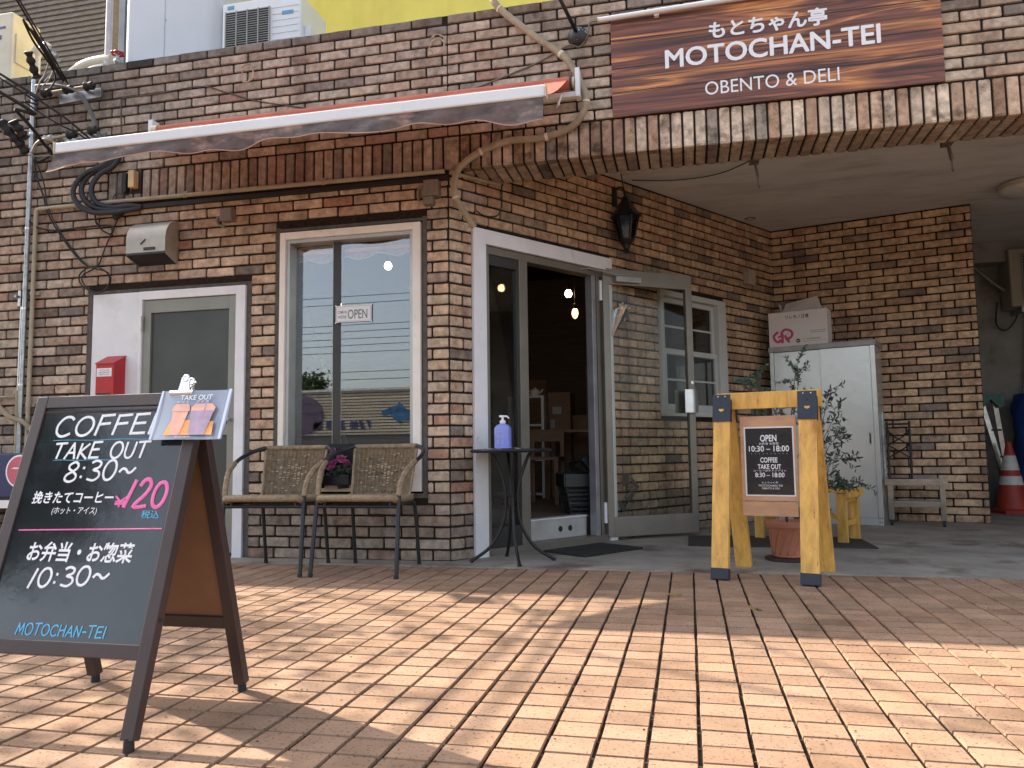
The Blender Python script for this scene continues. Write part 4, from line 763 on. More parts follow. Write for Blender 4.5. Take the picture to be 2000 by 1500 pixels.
for i in range(17):
    u = -.208+.416*i/16; m.tube([bp(u, j/20) for j in range(21)], .0042, 4)
for s in (-1, 1):
    c = [bp(s*.212, j/30) for j in range(31)]; m.tube(c, [.009+(.0012 if i % 2 else -.001) for i in range(31)], 8)
m.build('backrest', WICK, ch, smooth=True)
m = MB()
for k in range(64):
    a = random.gauss(0, .075); b = min(.9, max(.1, random.gauss(.5, .15))); a = round(a/.026)*.026; b = (math.floor(b*40)+.5)/40
    q = bp(a, b)+V(0, -.0085, 0); m.tube([q-V(.0085, 0, 0), q+V(.0085, 0, 0)], .003, 5)
m.build('pale_weave', WICKL, ch)
c = catmull([V(-.21, .258, .748)]+[bp(-.2+.4*i/10, 1)+V(0, 0, .005) for i in range(11)]+[V(.21, .258, .748)], 5)
m = MB(); m.tube(c, [.0165+(.0014 if i % 2 else -.0009) for i in range(len(c))], 10); m.build('top_roll', WICK, ch, smooth=50)
ch.location = (-.37, -.44, 0); ch.rotation_euler = (0, 0, R(1))
dup(ch, (-.968, -.472, 0), R(4), 'tan wicker armchair with charcoal legs between chalkboard and other chair')

# ---------------------------------------------------------------- bistro table, sanitiser, napkin
t = thing('bistro_table', 'small round black metal table on four curved legs at the entrance', 'table', (.40, .04, 0)); TC = V(.40, .04, 0)
m = MB(); m.lathe([(.255, .70), (.262, .703), (.266, .712), (.262, .721), (.25, .724), (.0, .7235)], TC, 48, caps=False); m.lathe([(.255, .70), (.0, .70)], TC, 48, caps=False); m.build('tabletop', BLK, t, smooth=40)
for i, (fx, fy) in enumerate(((-.252, -.083), (.261, .075), (.094, -.212), (-.089, .224))):
    d = V(fx, fy, 0); L_ = d.length; d.normalize()
    m = MB(); m.tube(catmull([TC+d*.13+V(0, 0, .70), TC+d*.105+V(0, 0, .66), TC+d*.055+V(0, 0, .52), TC+d*.038+V(0, 0, .38), TC+d*.06+V(0, 0, .24), TC+d*.14+V(0, 0, .1), TC+d*L_+V(0, 0, .012)], 8), .0108, 10); lg = m.build('leg', BLK, t, smooth=50)
    m = MB(); m.tube([TC+d*(L_-.012)+V(0, 0, .016), TC+d*(L_+.006)+V(0, 0, .008)], .0135, 10); m.build('foot', BLKR, lg, smooth=50)
m = MB(); m.lathe([(.026, .36), (.026, .41)], TC, 16)
for z_ in (.37, .4): m.tube([TC+V(-.06, -.015, z_), TC+V(.06, .015, z_)], .005, 6); m.tube([TC+V(-.015, .055, z_), TC+V(.018, -.06, z_)], .005, 6)
m.build('collar', BLK, t)
m = MB(); n = 14; vs = []
for i in range(n+1):
    for j in range(9): vs.append(V(.235+.27*i/n, -.09+.16*j/8, .7255+.0022*math.sin(i*1.9+j)+(.004 if i in (0, n) else 0)*random.random()+.004*math.exp(-((i-10)/1.5)**2)))
fs = [(i*9+j, (i+1)*9+j, (i+1)*9+j+1, i*9+j+1) for i in range(n) for j in range(8)]; m.add(vs, fs); m.add([q-V(0, 0, .0008) for q in vs], [f[::-1] for f in fs]); tag(m.build('paper_sheet', PAPER, smooth=True), 'creased white paper sheet under the blue bottle', 'paper')
t = thing('sanitiser_bottle', 'blue square pump bottle of hand sanitiser on the black table', 'bottle', (.357, .0, .729)); SC = V(.357, .0, 0)
m = MB(); S0 = .728
def sq(h, z, n=8):                                   # rounded square ring
    out = []
    for k in range(32):
        a = 2*math.pi*k/32; c_, s_ = math.cos(a), math.sin(a); e = (abs(c_)**n+abs(s_)**n)**(-1/n); out.append(SC+V(h*c_*e, h*s_*e, z))
    return out
rings = [sq(.045, S0), sq(.049, S0+.005), sq(.049, S0+.12), sq(.047, S0+.135, 5), sq(.036, S0+.15, 3), sq(.018, S0+.158, 2), sq(.017, S0+.162, 2)]
m.add([q for g in rings for q in g], [(i*32+k, i*32+(k+1) % 32, (i+1)*32+(k+1) % 32, (i+1)*32+k) for i in range(6) for k in range(32)]+[tuple(range(31, -1, -1))])
gm = mat('blue gel bottle', (.42, .48, .95), .25, vary=(15, .1), trans=.4); m.build('body', gm, t, smooth=50)
m = MB(); m.lathe([(.0175, S0+.16), (.0195, S0+.162), (.0195, S0+.176), (.016, S0+.18), (.008, S0+.182), (.007, S0+.2), (.012, S0+.201), (.012, S0+.211), (.0, S0+.212)], SC, 20, caps=False); m.tube([SC+V(-.022, 0, S0+.207), SC+V(.028, 0, S0+.206), SC+V(.044, -.006, S0+.192)], [.0075, .006, .0045], 8); m.build('pump', mat('white pump', (.8, .8, .82), .35, vary=None), t, smooth=50)
m = MB()
for x_ in (-.028, .004):
    for z_, b in ((.105, 'o'), (.085, '11'), (.075, '10'), (.05, 'i'), (.035, 'i')): text(m, b, SC+V(0, -.0495, 0), X, Z, x_+(.003 if len(b) == 1 else 0), x_+(.009 if len(b) == 1 else .012), S0+z_-.004, S0+z_+.004, .0004)
m.build('printed_marks', LETW, t)

# ---------------------------------------------------------------- timber trestle sign
TU = V(math.cos(R(-15.4)), math.sin(R(-15.4)), 0); TN = TU.cross(Z); TO = V(1.75, -.23, 0); FRT = (TO, TU, TN)
YW = mat('oiled yellow pine', (.66, .365, .08), .55, vary=(5, .26), bump=(40, .15, .002), stain=(3.2, .56, .74, (.66, .5, .38)), speck=(11, .66, .74, (.35, .2, .12)), stretch=(5, 5, 1))
PW = mat('raw pine board', (.55, .3, .17), .55, vary=(4, .15), bump=(40, .1, .002), stain=(9, .66, .76, (.6, .45, .35)), stretch=(1, 5, 5)); BLU = mat('blue black bracket', (.022, .028, .042), .5, .2, vary=(20, .15), bump=(100, .1, .001))
ts = thing('trestle_sign', 'yellow pine trestle sign with hanging opening-hours panel', 'sandwich board', TO+TU*.22)
m = MB(); m.fb(FRT, (-.057, -.019, .93), (.515, .019, 1.025)); m.build('crossbar', YW, ts, bevel=.003)
for u in (-.012, .448):
    for s in (1, -1):
        a = TO+TU*u+TN*s*.05+V(0, 0, .985); b = TO+TU*(u-.0 if s > 0 else u+.02)+TN*s*(.252 if s > 0 else .258)+V(0, 0, .03 if s > 0 else .006)
        m = MB(); d = (b-a); up = TU.cross(d).normalized(); m.bar(a, b, .092, .04, up); lg = m.build('leg', YW, ts, bevel=.003)
        if s < 0: continue
        m = MB(); d.normalize(); m.bar(b-d*.032, b+d*.028, .097, .046, up)
        for v in range(len(m.v)): m.v[v].z = max(m.v[v].z, .0015)
        m.build('foot', BLU, lg, bevel=.003)
    m = MB()
    for s in (1, -1):
        a = TO+TU*u+TN*s*.05+V(0, 0, 1.01); b = TO+TU*u+TN*s*.252+V(0, 0, .03); d = (b-a).normalized(); up = TU.cross(d).normalized(); up = up if up.dot(TN)*s > 0 else -up
        p_ = [(-.05, 0), (.05, 0), (.05, .158), (-.05, .158)]
        c_ = a+up*.0215; m.box(c_+d*.079, (.1, .158, .004), M=Matrix((TU, d, up)).transposed()); 
        for e in (-1, 1): m.box(a+TU*e*.0485+d*.09, (.003, .13, .046), M=Matrix((TU, d, up)).transposed())
    br = m.build('bracket', BLU, ts, bevel=.001)
    a = TO+TU*u+TN*.05+V(0, 0, 1.01); d = (TO+TU*u+TN*.252+V(0, 0, .03)-a).normalized(); up = TU.cross(d).normalized(); up = up if up.dot(TN) > 0 else -up
    m = MB(); c_ = a+up*.0238+d*.085; m.add([c_+TU*.015*math.cos(t_)-d*.0-d*(-1)*.015*abs(math.sin(t_)) for t_ in [math.pi*i/10 for i in range(11)]], [tuple(range(11))]); m.build('cutout', YW, br)
    m = MB(); Mb = Matrix((TU, -d, up)).transposed()
    for e in (-.02, .02): m.lathe([(.0042, 0), (.003, .0015)], a+up*.0236+d*.012+TU*e, 8, Mb)
    m.m = 1; m.lathe([(.007, 0), (.007, .0006)], a+up*.0236+d*.05, 12, Mb); m.build('screw', [STEEL, INK], br)
# hanging panel
PO = V(1.96, -.27, 0); PL = TN*.004; FRP = (PO, TU, TN)
m = MB(); m.fb(FRP, (-.147, -.008, .41), (.158, .008, .888)); m.fb(FRP, (-.147, -.009, .325), (.152, .0075, .407)); pn = m.build('panel', PW, ts, bevel=.002)
m = MB()
for u in (-.06, .08): m.tube([PO+TU*u+V(0, 0, .88), PO+TU*(u+.005)+V(0, 0, .945)], .0025, 6); m.tube([PO+TU*u+TN*.008*0+V(0, 0, .89)+TU*.012*math.cos(k/8*6.283)+V(0, 0, .012*math.sin(k/8*6.283)) for k in range(8)], .002, 5, closed=True)
m.build('hanging_wire', BLK, ts)
m = MB(); m.fb(FRP, (-.126, .0085, .437), (.145, .0093, .827)); m.m = 1; m.fb(FRP, (-.118, .0094, .445), (.137, .0097, .819)); po = m.build('poster', [PAPER, mat('gloss black poster', (.018, .017, .02), .1, vary=(5, .2), spec=.6, coat=.3, bump=(5, .25, .01))], pn)
QO = PO+TN*.0098; m = MB()
for b, a, of in (('OPEN', (-.036, .053, .743, .781), .02), ('お弁当 お惣菜', (-.043, .064, .725, .738), .003), ('10:30 – 18:00', (-.1, .118, .687, .72), .012), ('COFFEE', (-.04, .054, .625, .654), .02), ('TAKE OUT', (-.055, .072, .588, .616), .02), ('コーヒーのテイクアウト', (-.08, .098, .574, .585), 0), ('8:30 – 18:00', (-.071, .088, .543, .569), .012), ('もとちゃん亭', (-.036, .052, .508, .519), 0), ('MOTOCHAN-TEI', (-.053, .075, .491, .502), 0), ('OBENTO & DELI', (-.037, .059, .476, .486), 0)):
    text(m, b, QO, TU, Z, a[0], a[1], a[2], a[3], .0006, of)
for i in range(10): m.lathe([(.0016, 0), (.0014, .0006)], QO+TU*(-.086+.192*i/9)+V(0, 0, .675), 8, Matrix((TU, Z, TN)).transposed())
m.build('lettering', LETW, po)
# ---------------------------------------------------------------- plants, bench, mats
LEAF = mat('eucalyptus leaf', (.09, .145, .105), .5, vary=(30, .35), trans=.2); LEAFD = mat('dark narrow leaf', (.06, .09, .06), .5, vary=(30, .4), trans=.15); STEM = mat('plant stem', (.09, .05, .03), .7)
TERRA = mat('terracotta', (.44, .17, .1), .75, vary=(5, .2), bump=(90, .3, .002), stain=(7, .58, .74, (1.35, 1.35, 1.35))); SOIL = mat('soil', (.03, .02, .014), .95, bump=(60, 1, .01))
def leaf(mb, p, d, l, w_, n=None):
    d = Vector(d).normalized(); n = n or Vector((random.gauss(0, 1), random.gauss(0, 1), random.gauss(0, 1))); s = d.cross(n)
    if s.length < 1e-3: s = d.orthogonal()
    s.normalize(); b = d.cross(s)*l*.12
    mb.add([p, p+d*l*.3+s*w_*.5+b, p+d*l*.7+s*w_*.42+b, p+d*l, p+d*l*.7-s*w_*.42+b, p+d*l*.3-s*w_*.5+b], [(0, 1, 2, 3), (0, 3, 4, 5)])
def spray(st, lf, pts, r, n, l, w_, spread=1, twigs=7, tl=.13):
    c = catmull(pts, 10); st.tube(c, [r*(1-.75*i/len(c)) for i in range(len(c))], 5); m = len(c); lines = []
    for k in range(twigs):
        i = int(m*(.35+.6*k/max(1, twigs-1))); i = min(i, m-2); d = (c[i+1]-c[i]).normalized()
        s = (d*.7+Vector((random.gauss(0, 1), random.gauss(0, .7), random.gauss(.15, .5))).normalized()*spread).normalized(); L_ = tl*random.uniform(.6, 1.2)
        tw = catmull([c[i], c[i]+s*L_*.5+V(0, 0, .01), c[i]+s*L_+V(random.gauss(0, .012), 0, random.gauss(-.005, .015))], 4); st.tube(tw, .0016, 4, caps=False); lines.append(tw)
    lines.append(c[int(m*.72):])
    for tw in lines:
        for i in range(1, len(tw)):
            for s in range(n):
                d = (tw[i]-tw[i-1]).normalized(); o = Vector((random.gauss(0, 1), random.gauss(0, 1), random.gauss(0, 1))); o = (o-d*o.dot(d)).normalized()
                leaf(lf, tw[i].copy(), d*.55+o*.8, l*random.uniform(.6, 1.15), w_*random.uniform(.7, 1.15))
PC = V(2.12, .34, .004)
t = thing('potted_eucalyptus', 'grey-green eucalyptus in a terracotta pot behind the trestle sign', 'plant', PC)
m = MB(); m.lathe([(.092, .022), (.096, .026), (.118, .2), (.12, .205), (.134, .207), (.136, .215), (.136, .238), (.132, .243), (.12, .243), (.115, .2), (.0, .2)], PC, 36, caps=False); pot = m.build('pot', TERRA, t, smooth=35)
m = MB()
for k in range(14):
    a = 2*math.pi*k/14; m.tube([PC+V((.098+.02*s)*math.cos(a+s*.5), (.098+.02*s)*math.sin(a+s*.5), .04+.15*s) for s in [i/8 for i in range(9)]], .005, 5)
m.build('swirl', TERRA, pot, smooth=True)
m = MB(); m.lathe([(.0, .208), (.114, .212)], PC, 24, caps=False); m.build('soil', SOIL, pot)
m = MB(); m.lathe([(.135, .0), (.145, .004), (.145, .016), (.13, .02), (0, .021)], PC, 30, caps=False); m.build('saucer', WEN, t)
st, lf = MB(), MB(); B = PC+V(0, 0, .2)
for pts in ([B, (2.08, .36, .6), (1.98, .38, .95), (1.9, .36, 1.12)], [B, (2.1, .35, .7), (2.02, .4, 1.0), (1.98, .42, 1.2)], [B, (2.12, .34, .7), (2.05, .3, .98), (1.95, .3, 1.1), (1.84, .32, 1.15)], [B, (2.14, .36, .7), (2.19, .38, 1.0), (2.21, .36, 1.18), (2.24, .36, 1.29)], [B, (2.13, .33, .6), (2.17, .3, .92), (2.22, .3, 1.12), (2.2, .28, 1.2)], [B, (2.06, .4, .6), (2.0, .42, .85), (2.04, .45, 1.05)], [B, (2.15, .4, .5), (2.28, .45, .8), (2.3, .45, .98)]):
    spray(st, lf, pts, .0042, 2, .027, .014, 1.1, 8, .12)
st.build('stem', STEM, t); lf.build('foliage', LEAF, t)
# bench with a second plant on it
BX = V(.9, -.436, 0); BY = V(.436, .9, 0); BC = V(2.395, 1.525, .004)
t = thing('plant_bench', 'low yellow pine bench behind the trestle sign', 'bench', BC)
FB = (BC, BX, BY)
m = MB()
for v in (-.13, 0, .13): m.fb(FB, (-.36, v-.06, .368), (.36, v+.06, .398))
m.fb(FB, (.345, -.185, .33), (.375, .185, .398)); m.build('seat', YW, t, bevel=.003)
for u in (-.31, .31):
    for v in (-.155, .155):
        m = MB(); m.fb(FB, (u-.035, v-.02, 0), (u+.035, v+.02, .366)); m.build('leg', YW, t, bevel=.002)
m = MB(); m.fb(FB, (.295, -.135, .12), (.325, .135, .16)); m.fb(FB, (-.325, -.135, .12), (-.295, .135, .16)); m.fb(FB, (.295, -.135, .29), (.325, .135, .33)); m.bar(BC+BX*.29+V(0, 0, .14), BC+BX*-.1+V(0, 0, .35), .02, .035); m.build('stretcher', YW, t, bevel=.002)
Q = V(2.36, 1.0, .004)
t = thing('trailing_shrub', 'dark leafed shrub spilling past the right leg of the trestle sign', 'plant', Q)
m = MB(); m.lathe([(.1, 0), (.13, .26), (.135, .27), (.12, .27), (.115, .24), (0, .24)], Q, 28, caps=False); m.build('pot', mat('grey planter', (.11, .11, .105), .7), t, smooth=40)
st, lf = MB(), MB(); B = Q+V(0, 0, .24)
for pts in ([B, (2.4, .98, .6), (2.5, .96, .85), (2.58, .95, .98)], [B, (2.42, .98, .7), (2.48, .96, .98), (2.5, .96, 1.1)], [B, (2.42, 1.0, .5), (2.5, .98, .72), (2.6, .96, .82)], [B, (2.44, .98, .5), (2.54, .97, .62), (2.61, .96, .62)], [B, (2.44, .98, .42), (2.52, .97, .55), (2.55, .96, .48)], [B, (2.46, 1.0, .4), (2.56, 1.0, .45), (2.66, .98, .42)], [B, (2.4, 1.0, .6), (2.46, 1.0, .8), (2.44, 1.0, 1.0)], [B, (2.42, .98, .6), (2.5, .97, .78), (2.58, .96, .74)], [B, (2.4, .98, .38), (2.5, .97, .42), (2.6, .95, .42)]):
    spray(st, lf, pts, .0042, 1, .046, .014, 1.0, 6, .12)
st.build('stem', STEM, t); lf.build('foliage', LEAFD, t)
MATB = mat('brown coir mat', (.05, .04, .033), .95, vary=(40, .3), bump=(180, 1, .004)); MATK = mat('black rubber mat', (.022, .021, .02), .85, vary=(30, .4), bump=(140, 1, .005))
m = MB(); m.bb((1.5, .95, .004), (2.78, 1.62, .012)); tag(m.build('floor_mat', MATB, bevel=.003), 'flat brown mat lying beneath the plant bench', 'mat', 'mats')
m = MB(); m.box(V(.85, .63, .012), (.6, .4, .016), rz=54.5); tag(m.build('door_mat', MATK, bevel=.004), 'dark bristly doormat at the open glass door', 'mat', 'mats')
# ---------------------------------------------------------------- storage cabinet, boxes
CU = V(math.cos(R(-20)), math.sin(R(-20)), 0); CNn = CU.cross(Z); FC = (V(3.193, 2.62, .004), CU, CNn)     # u from -.93 to 0, n negative is deep
CABM = mat('pale grey cabinet', (.54, .55, .53), .24, .45, vary=(1.5, .08), bump=(2.2, .12, .03), stain=(6, .62, .8, (.8, .77, .72))); CABT = mat('grey cabinet trim', (.3, .3, .29), .4, .2)
t = thing('storage_cabinet', 'pale grey steel storage cabinet with sliding doors in the alcove', 'cabinet', FC[0]+CU*-.46)
m = MB(); m.fb(FC, (-.93, -.4, 0), (-.895, 0, 1.62)); m.fb(FC, (-.04, -.4, 0), (0, 0, 1.62)); m.fb(FC, (-.895, -.4, 0), (-.04, -.385, 1.62)); m.fb(FC, (-.895, -.385, .0), (-.04, -.004, .06)); m.build('body', CABM, t, bevel=.002)
m = MB(); m.fb(FC, (-.94, -.41, 1.62), (.012, .012, 1.67)); m.build('top', CABT, t, bevel=.004)
m = MB(); m.fb(FC, (-.893, -.035, .062), (-.45, -.02, 1.618)); m.build('left_door', CABM, t, bevel=.002)
m = MB(); m.fb(FC, (-.47, -.018, .062), (-.042, -.006, 1.618)); rd = m.build('right_door', CABM, t, bevel=.002)
m = MB(); m.fb(FC, (-.085, -.0058, .72), (-.065, -.003, .83)); m.m = 1; m.fb(FC, (-.08, -.0029, .73), (-.07, -.0022, .82)); m.build('handle', [CABT, INK], rd)
m = MB()
for u in (-.03, -.01):
    for z_ in (.03, .065): m.lathe([(.006, 0), (.005, .003)], FC[0]+CU*u+CNn*.0005+V(0, 0, z_), 8, Matrix((CU, Z, CNn)).transposed())
m.build('rivet', DKBR, t)
CARD = mat('white cardboard', (.68, .63, .6), .85, vary=(3, .05)); CARDI = mat('cardboard inside', (.4, .33, .25), .9)
FBX = (V(3.193, 2.62, 1.675)+CNn*-.012, CU, CNn)
t = thing('fragile_box', 'closed white carton with pink emblem on top of the cabinet', 'box', FBX[0]+CU*-.66)
m = MB(); m.fb(FBX, (-.93, -.2, 0), (-.392, 0, .335)); m.build('carton', CARD, t, bevel=.003)
O_ = FBX[0]+CNn*.0005; m = MB(); text(m, 'ワレモノ注意', O_, CU, Z, -.77, -.555, .262, .3, .0005, .012)
for b, a in (('OPTICAL GLASS WARE', (-.545, -.41, .128, .137)), ('LEAD CRYSTAL WARES', (-.545, -.415, .112, .121)), ('硝子製造株式会社', (-.58, -.455, .05, .066)), ('FINE GLASS', (-.62, -.59, .055, .06)), ('TOKYO JAPAN TEL 03', (-.62, -.41, .03, .038))): text(m, b, O_, CU, Z, a[0], a[1], a[2], a[3], .0005, .003)
m.lathe([(.02, 0), (.02, .0008)], O_+CU*-.66+V(0, 0, .046), 20, Matrix((CU, Z, CNn)).transposed()); m.m = 1; text(m, '60', O_, CU, Z, -.673, -.647, .038, .054, .0014, .01); m.build('lettering', [INK, CARD], t)
m = MB()
def em(a, b): return O_+CU*(-.89+.185*(a-370)/460)+V(0, 0, .03+.14*(1220-b)/350)+CNn*.0008
for P, r in (([(490, 930), (400, 1000), (385, 1060), (430, 1150), (500, 1175), (545, 1120)], .0125), ([(575, 960), (585, 1080), (575, 1210)], .0135), ([(545, 985), (620, 900), (700, 890), (800, 950), (810, 1030), (750, 1100), (680, 1100)], .0115), ([(640, 1020), (680, 1110), (745, 1200)], .0125), ([(480, 1070), (530, 1040), (600, 1030)], .009), ([(690, 985), (735, 1000)], .003)):
    c = [em(*q) for q in P]; k0 = len(m.v); m.tube(catmull(c, 6), r, 8)
    for i in range(k0, len(m.v)): d = (m.v[i]-O_).dot(CNn); m.v[i] = m.v[i]-CNn*(d*.92)+CNn*.0006
m.build('emblem', mat('pink brush print', (.5, .06, .16), .7, vary=(30, .2)), t)
t = thing('open_carton', 'open white carton with raised flaps behind the fragile box', 'box', FBX[0]+CU*-.67-CNn*.3)
m = MB(); a0, a1, n0, n1, h = -.86, -.47, -.375, -.215, .36
for q in (((a0, n1-.006, 0), (a1, n1, h)), ((a0, n0, 0), (a1, n0+.006, h)), ((a0, n0+.006, 0), (a0+.006, n1-.006, h)), ((a1-.006, n0+.006, 0), (a1, n1-.006, h)), ((a0+.006, n0+.006, 0), (a1-.006, n1-.006, .005))): m.fb(FBX, *q)
m.build('carton', CARD, t)
m = MB()
def pt(u, n, z): return FBX[0]+CU*u+CNn*n+V(0, 0, z)
for a, b, c, d in (((a0+.01, n1, h), (a1, n1, h), (a1-.06, n1-.1, h+.155), (a0+.03, n1-.1, h+.105)), ((a0, n1, h), (a0, n0, h), (a0-.02, n0, h+.09), (a0-.02, n1, h+.1)), ((a1, n0, h), (a1, n1, h), (a1+.05, n1, h+.02), (a1+.05, n0, h+.02))):
    vs = [pt(*q) for q in (a, b, c, d)]; n = (vs[1]-vs[0]).cross(vs[3]-vs[0]).normalized()*.004; m.add(vs+[q+n for q in vs], [(0, 1, 2, 3), (7, 6, 5, 4), (0, 4, 5, 1), (1, 5, 6, 2), (2, 6, 7, 3), (3, 7, 4, 0)])
m.build('flap', CARD, t)
m = MB(); m.fb(FBX, (-.72, n1+.0005, h-.03), (-.66, n1+.0012, h-.004)); m.build('handle_hole', DARK, t)
# ---------------------------------------------------------------- step platform, folded trolley
AL = mat('worn aluminium', (.3, .29, .27), .22, .9, vary=(14, .2)); FS = (V(3.235, 2.66, .004), BU, BN)
t = thing('work_platform', 'low aluminium work platform on casters against the alcove wall', 'platform', FS[0]+BU*.24)
m = MB(); m.fb(FS, (-.01, -.26, .37), (.485, 0, .375)); m.fb(FS, (-.01, .001, .355), (.485, .012, .41)); m.fb(FS, (-.01, -.272, .355), (.485, -.261, .41)); m.build('deck', AL, t, bevel=.002)
for u in (.03, .44):
    for n in (-.02, -.24):
        m = MB(); m.fb(FS, (u-.02, n-.02, .05), (u+.022, n+.02, .368)); lg = m.build('leg', AL, t, bevel=.003)
        q = FS[0]+BU*u+BN*n+V(0, 0, .024); m = MB(); m.tube([q-BU*.011, q+BU*.011], .024, 16); m.bb(q-V(.012, .012, -.015), q+V(.012, .012, .03)); m.build('caster', BLKR, lg)
m = MB(); m.fb(FS, (.052, -.01, .165), (.42, .0, .215)); m.fb(FS, (.052, -.245, .165), (.42, -.235, .215)); m.build('cross_rail', AL, t, bevel=.002)
FT = (V(3.275, 2.69, .385), BU, BN)
t = thing('folded_trolley', 'folded black luggage trolley frame standing on the aluminium platform', 'trolley', FT[0]+BU*.09)
def fp2(u, n, z): return FT[0]+BU*u+BN*n+V(0, 0, z)
m = MB()
for u in (0, .18): m.tube([fp2(u, -.02, 0), fp2(u, -.03, .545)], .011, 8)
m.tube([fp2(-.012, -.03, .52), fp2(.192, -.03, .52)], .009, 8); m.tube([fp2(0, -.02, .03), fp2(.18, -.02, .03)], .009, 8); m.build('frame', BLK, t, smooth=50)
m = MB()
for a, b, c, d in ((.005, .44, .175, .33), (.175, .44, .005, .33), (.005, .33, .175, .22), (.175, .33, .005, .22)): m.tube([fp2(a, -.014, b), fp2(c, -.014, d)], .0065, 6)
m.tube(catmull([fp2(.0, -.02, .52), fp2(.01, -.014, .46), fp2(.05, -.01, .42)], 5), .006, 6); m.tube(catmull([fp2(.18, -.02, .52), fp2(.17, -.014, .46), fp2(.13, -.01, .42)], 5), .006, 6); m.build('cross_brace', BLK, t, smooth=50)
m = MB(); m.tube([V(3.2, 2.77, .004), V(3.2, 2.8, 1.02), V(3.26, 2.785, 1.02), V(3.26, 2.77, .43)], .012, 8); m.bar(V(3.17, 2.79, .3), V(3.17, 2.79, .9), .03, .02); tag(m.build('metal_rack', GALV), 'bare grey metal frame leaning between cabinet and black trolley', 'rack')
# ---------------------------------------------------------------- cone, ladder, tarpaulin, garage unit
CO = V(4.765, 4.12, .004)
t = thing('traffic_cone', 'red traffic cone with two white bands by the garage wall', 'traffic cone', CO)
CR = mat('cone red', (.34, .035, .02), .55, vary=(8, .2)); CW = mat('cone white', (.6, .58, .54), .5, vary=(14, .12), speck=(25, .62, .7, (.4, .38, .36)))
pr = lambda z: .165-.137*z/.72
m = MB(); m.box(CO+V(0, 0, .018), (.37, .37, .034), rz=12); m.lathe([(.175, .035), (pr(.05), .05), (pr(.6), .6), (.026, .72), (.02, .735), (.0, .737)], CO, 32, caps=False); m.build('body', CR, t, smooth=40)
for z0, z1 in ((.29, .38), (.44, .59)):
    m = MB(); m.lathe([(pr(z0)+.002, z0), (pr(z1)+.002, z1)], CO, 32, caps=False); m.build('band', CW, t, smooth=True)
t = thing('step_ladder', 'folded aluminium stepladder with green plastic head leaning in the garage', 'ladder', (4.75, 4.4, .004))
for a, b in ((V(4.62, 4.36, 1.15), V(4.86, 4.33, .01)), (V(4.76, 4.4, 1.15), V(4.88, 4.42, .01))):
    m = MB(); m.bar(a, b, .05, .03, (0, 1, 0)); m.build('rail', AL, t, bevel=.003)
m = MB(); m.bar(V(4.68, 4.5, 1.15), V(4.9, 4.55, .01), .04, .025, (0, 1, 0)); m.build('rear_rail', AL, t)
for f in (.25, .5, .75):
    m = MB(); a = V(4.62, 4.36, 1.15).lerp(V(4.86, 4.33, .01), f); b = V(4.76, 4.4, 1.15).lerp(V(4.88, 4.42, .01), f); m.bar(a, b, .06, .02); m.build('tread', AL, t)
m = MB(); m.prism([(4.565, 1.13), (4.565, 1.245), (4.83, 1.255), (4.83, 1.12), (4.78, 1.1), (4.7, 1.19), (4.62, 1.1)], V(0, 4.33, 0), X, Z, -.09)
for v in (4.6, 4.7, 4.79): m.tube([V(v, 4.325, 1.225), V(v, 4.345, 1.225)], .008, 8)
m.build('head', mat('green plastic', (.02, .12, .1), .5, vary=(20, .3)), t, bevel=.004)
m = MB(); c = V(5.12, 4.36, .004); pts = []
for j in range(15):
    z_ = 1.24*j/14; pts.append([c+V((.2+.012*math.sin(5*a+j)+.01*math.sin(9*a-j*2)-(.04 if j == 14 else 0))*math.cos(a), (.2+.012*math.sin(4*a+j*1.3))*math.sin(a), z_) for a in [2*math.pi*k/28 for k in range(28)]])
m.add([q for g in pts for q in g], [(i*28+k, i*28+(k+1) % 28, (i+1)*28+(k+1) % 28, (i+1)*28+k) for i in range(14) for k in range(28)]+[tuple(14*28+k for k in range(28))])
tag(m.build('tarpaulin_roll', mat('blue tarpaulin', (.012, .04, .19), .45, vary=(9, .25)), smooth=50), 'upright rolled blue tarpaulin behind the traffic cone', 'tarpaulin')
def ac_unit(nm, label, x0, x1, y, d, z0, z1, mm_, gx0, gx1, group, slats=26, fan=True):
    t = thing(nm, label, 'air conditioner', ((x0+x1)/2, y, z0), group)
    m = MB(); m.bb((x0, y, z0), (x1, y+d, z1)); b = m.build('casing', mm_, t, bevel=.018, seg=3)
    gz0, gz1 = z0+(z1-z0)*.1, z1-(z1-z0)*.1; m = MB(); m.bb((gx0, y-.004, gz0), (gx1, y-.001, gz1)); m.build('grille_back', BLKR, t)
    m = MB()
    for i in range(slats):
        z_ = gz0+(gz1-gz0)*(i+.5)/slats; m.bb((gx0, y-.014, z_-.0025), (gx1, y-.008, z_+.0025))
    for i in range(5): x_ = gx0+(gx1-gx0)*i/4; m.bb((x_-.004, y-.018, gz0), (x_+.004, y-.006, gz1))
    m.build('grille', mat(nm+' grille', (.32, .32, .3), .5), t)
    if fan:
        m = MB(); cx, cz = (gx0+gx1)/2, (gz0+gz1)/2; rr_ = min(gx1-gx0, gz1-gz0)*.47
        for f in (1, .8, .6, .4, .2): m.tube([V(cx+rr_*f*math.cos(a), y-.016, cz+rr_*f*math.sin(a)) for a in [2*math.pi*k/28 for k in range(28)]], .0035, 5, closed=True)
        m.build('fan_guard', mat(nm+' guard', (.2, .2, .19), .5), t)
    return t
t = ac_unit('air_conditioner', 'ivory outdoor unit hung high on the dark garage wall', 5.0, 5.78, 4.42, .3, 2.2, 2.84, mat('dusty ivory', (.36, .33, .26), .5, vary=(4, .1)), 5.12, 5.62, 'outdoor air conditioner units', 30)
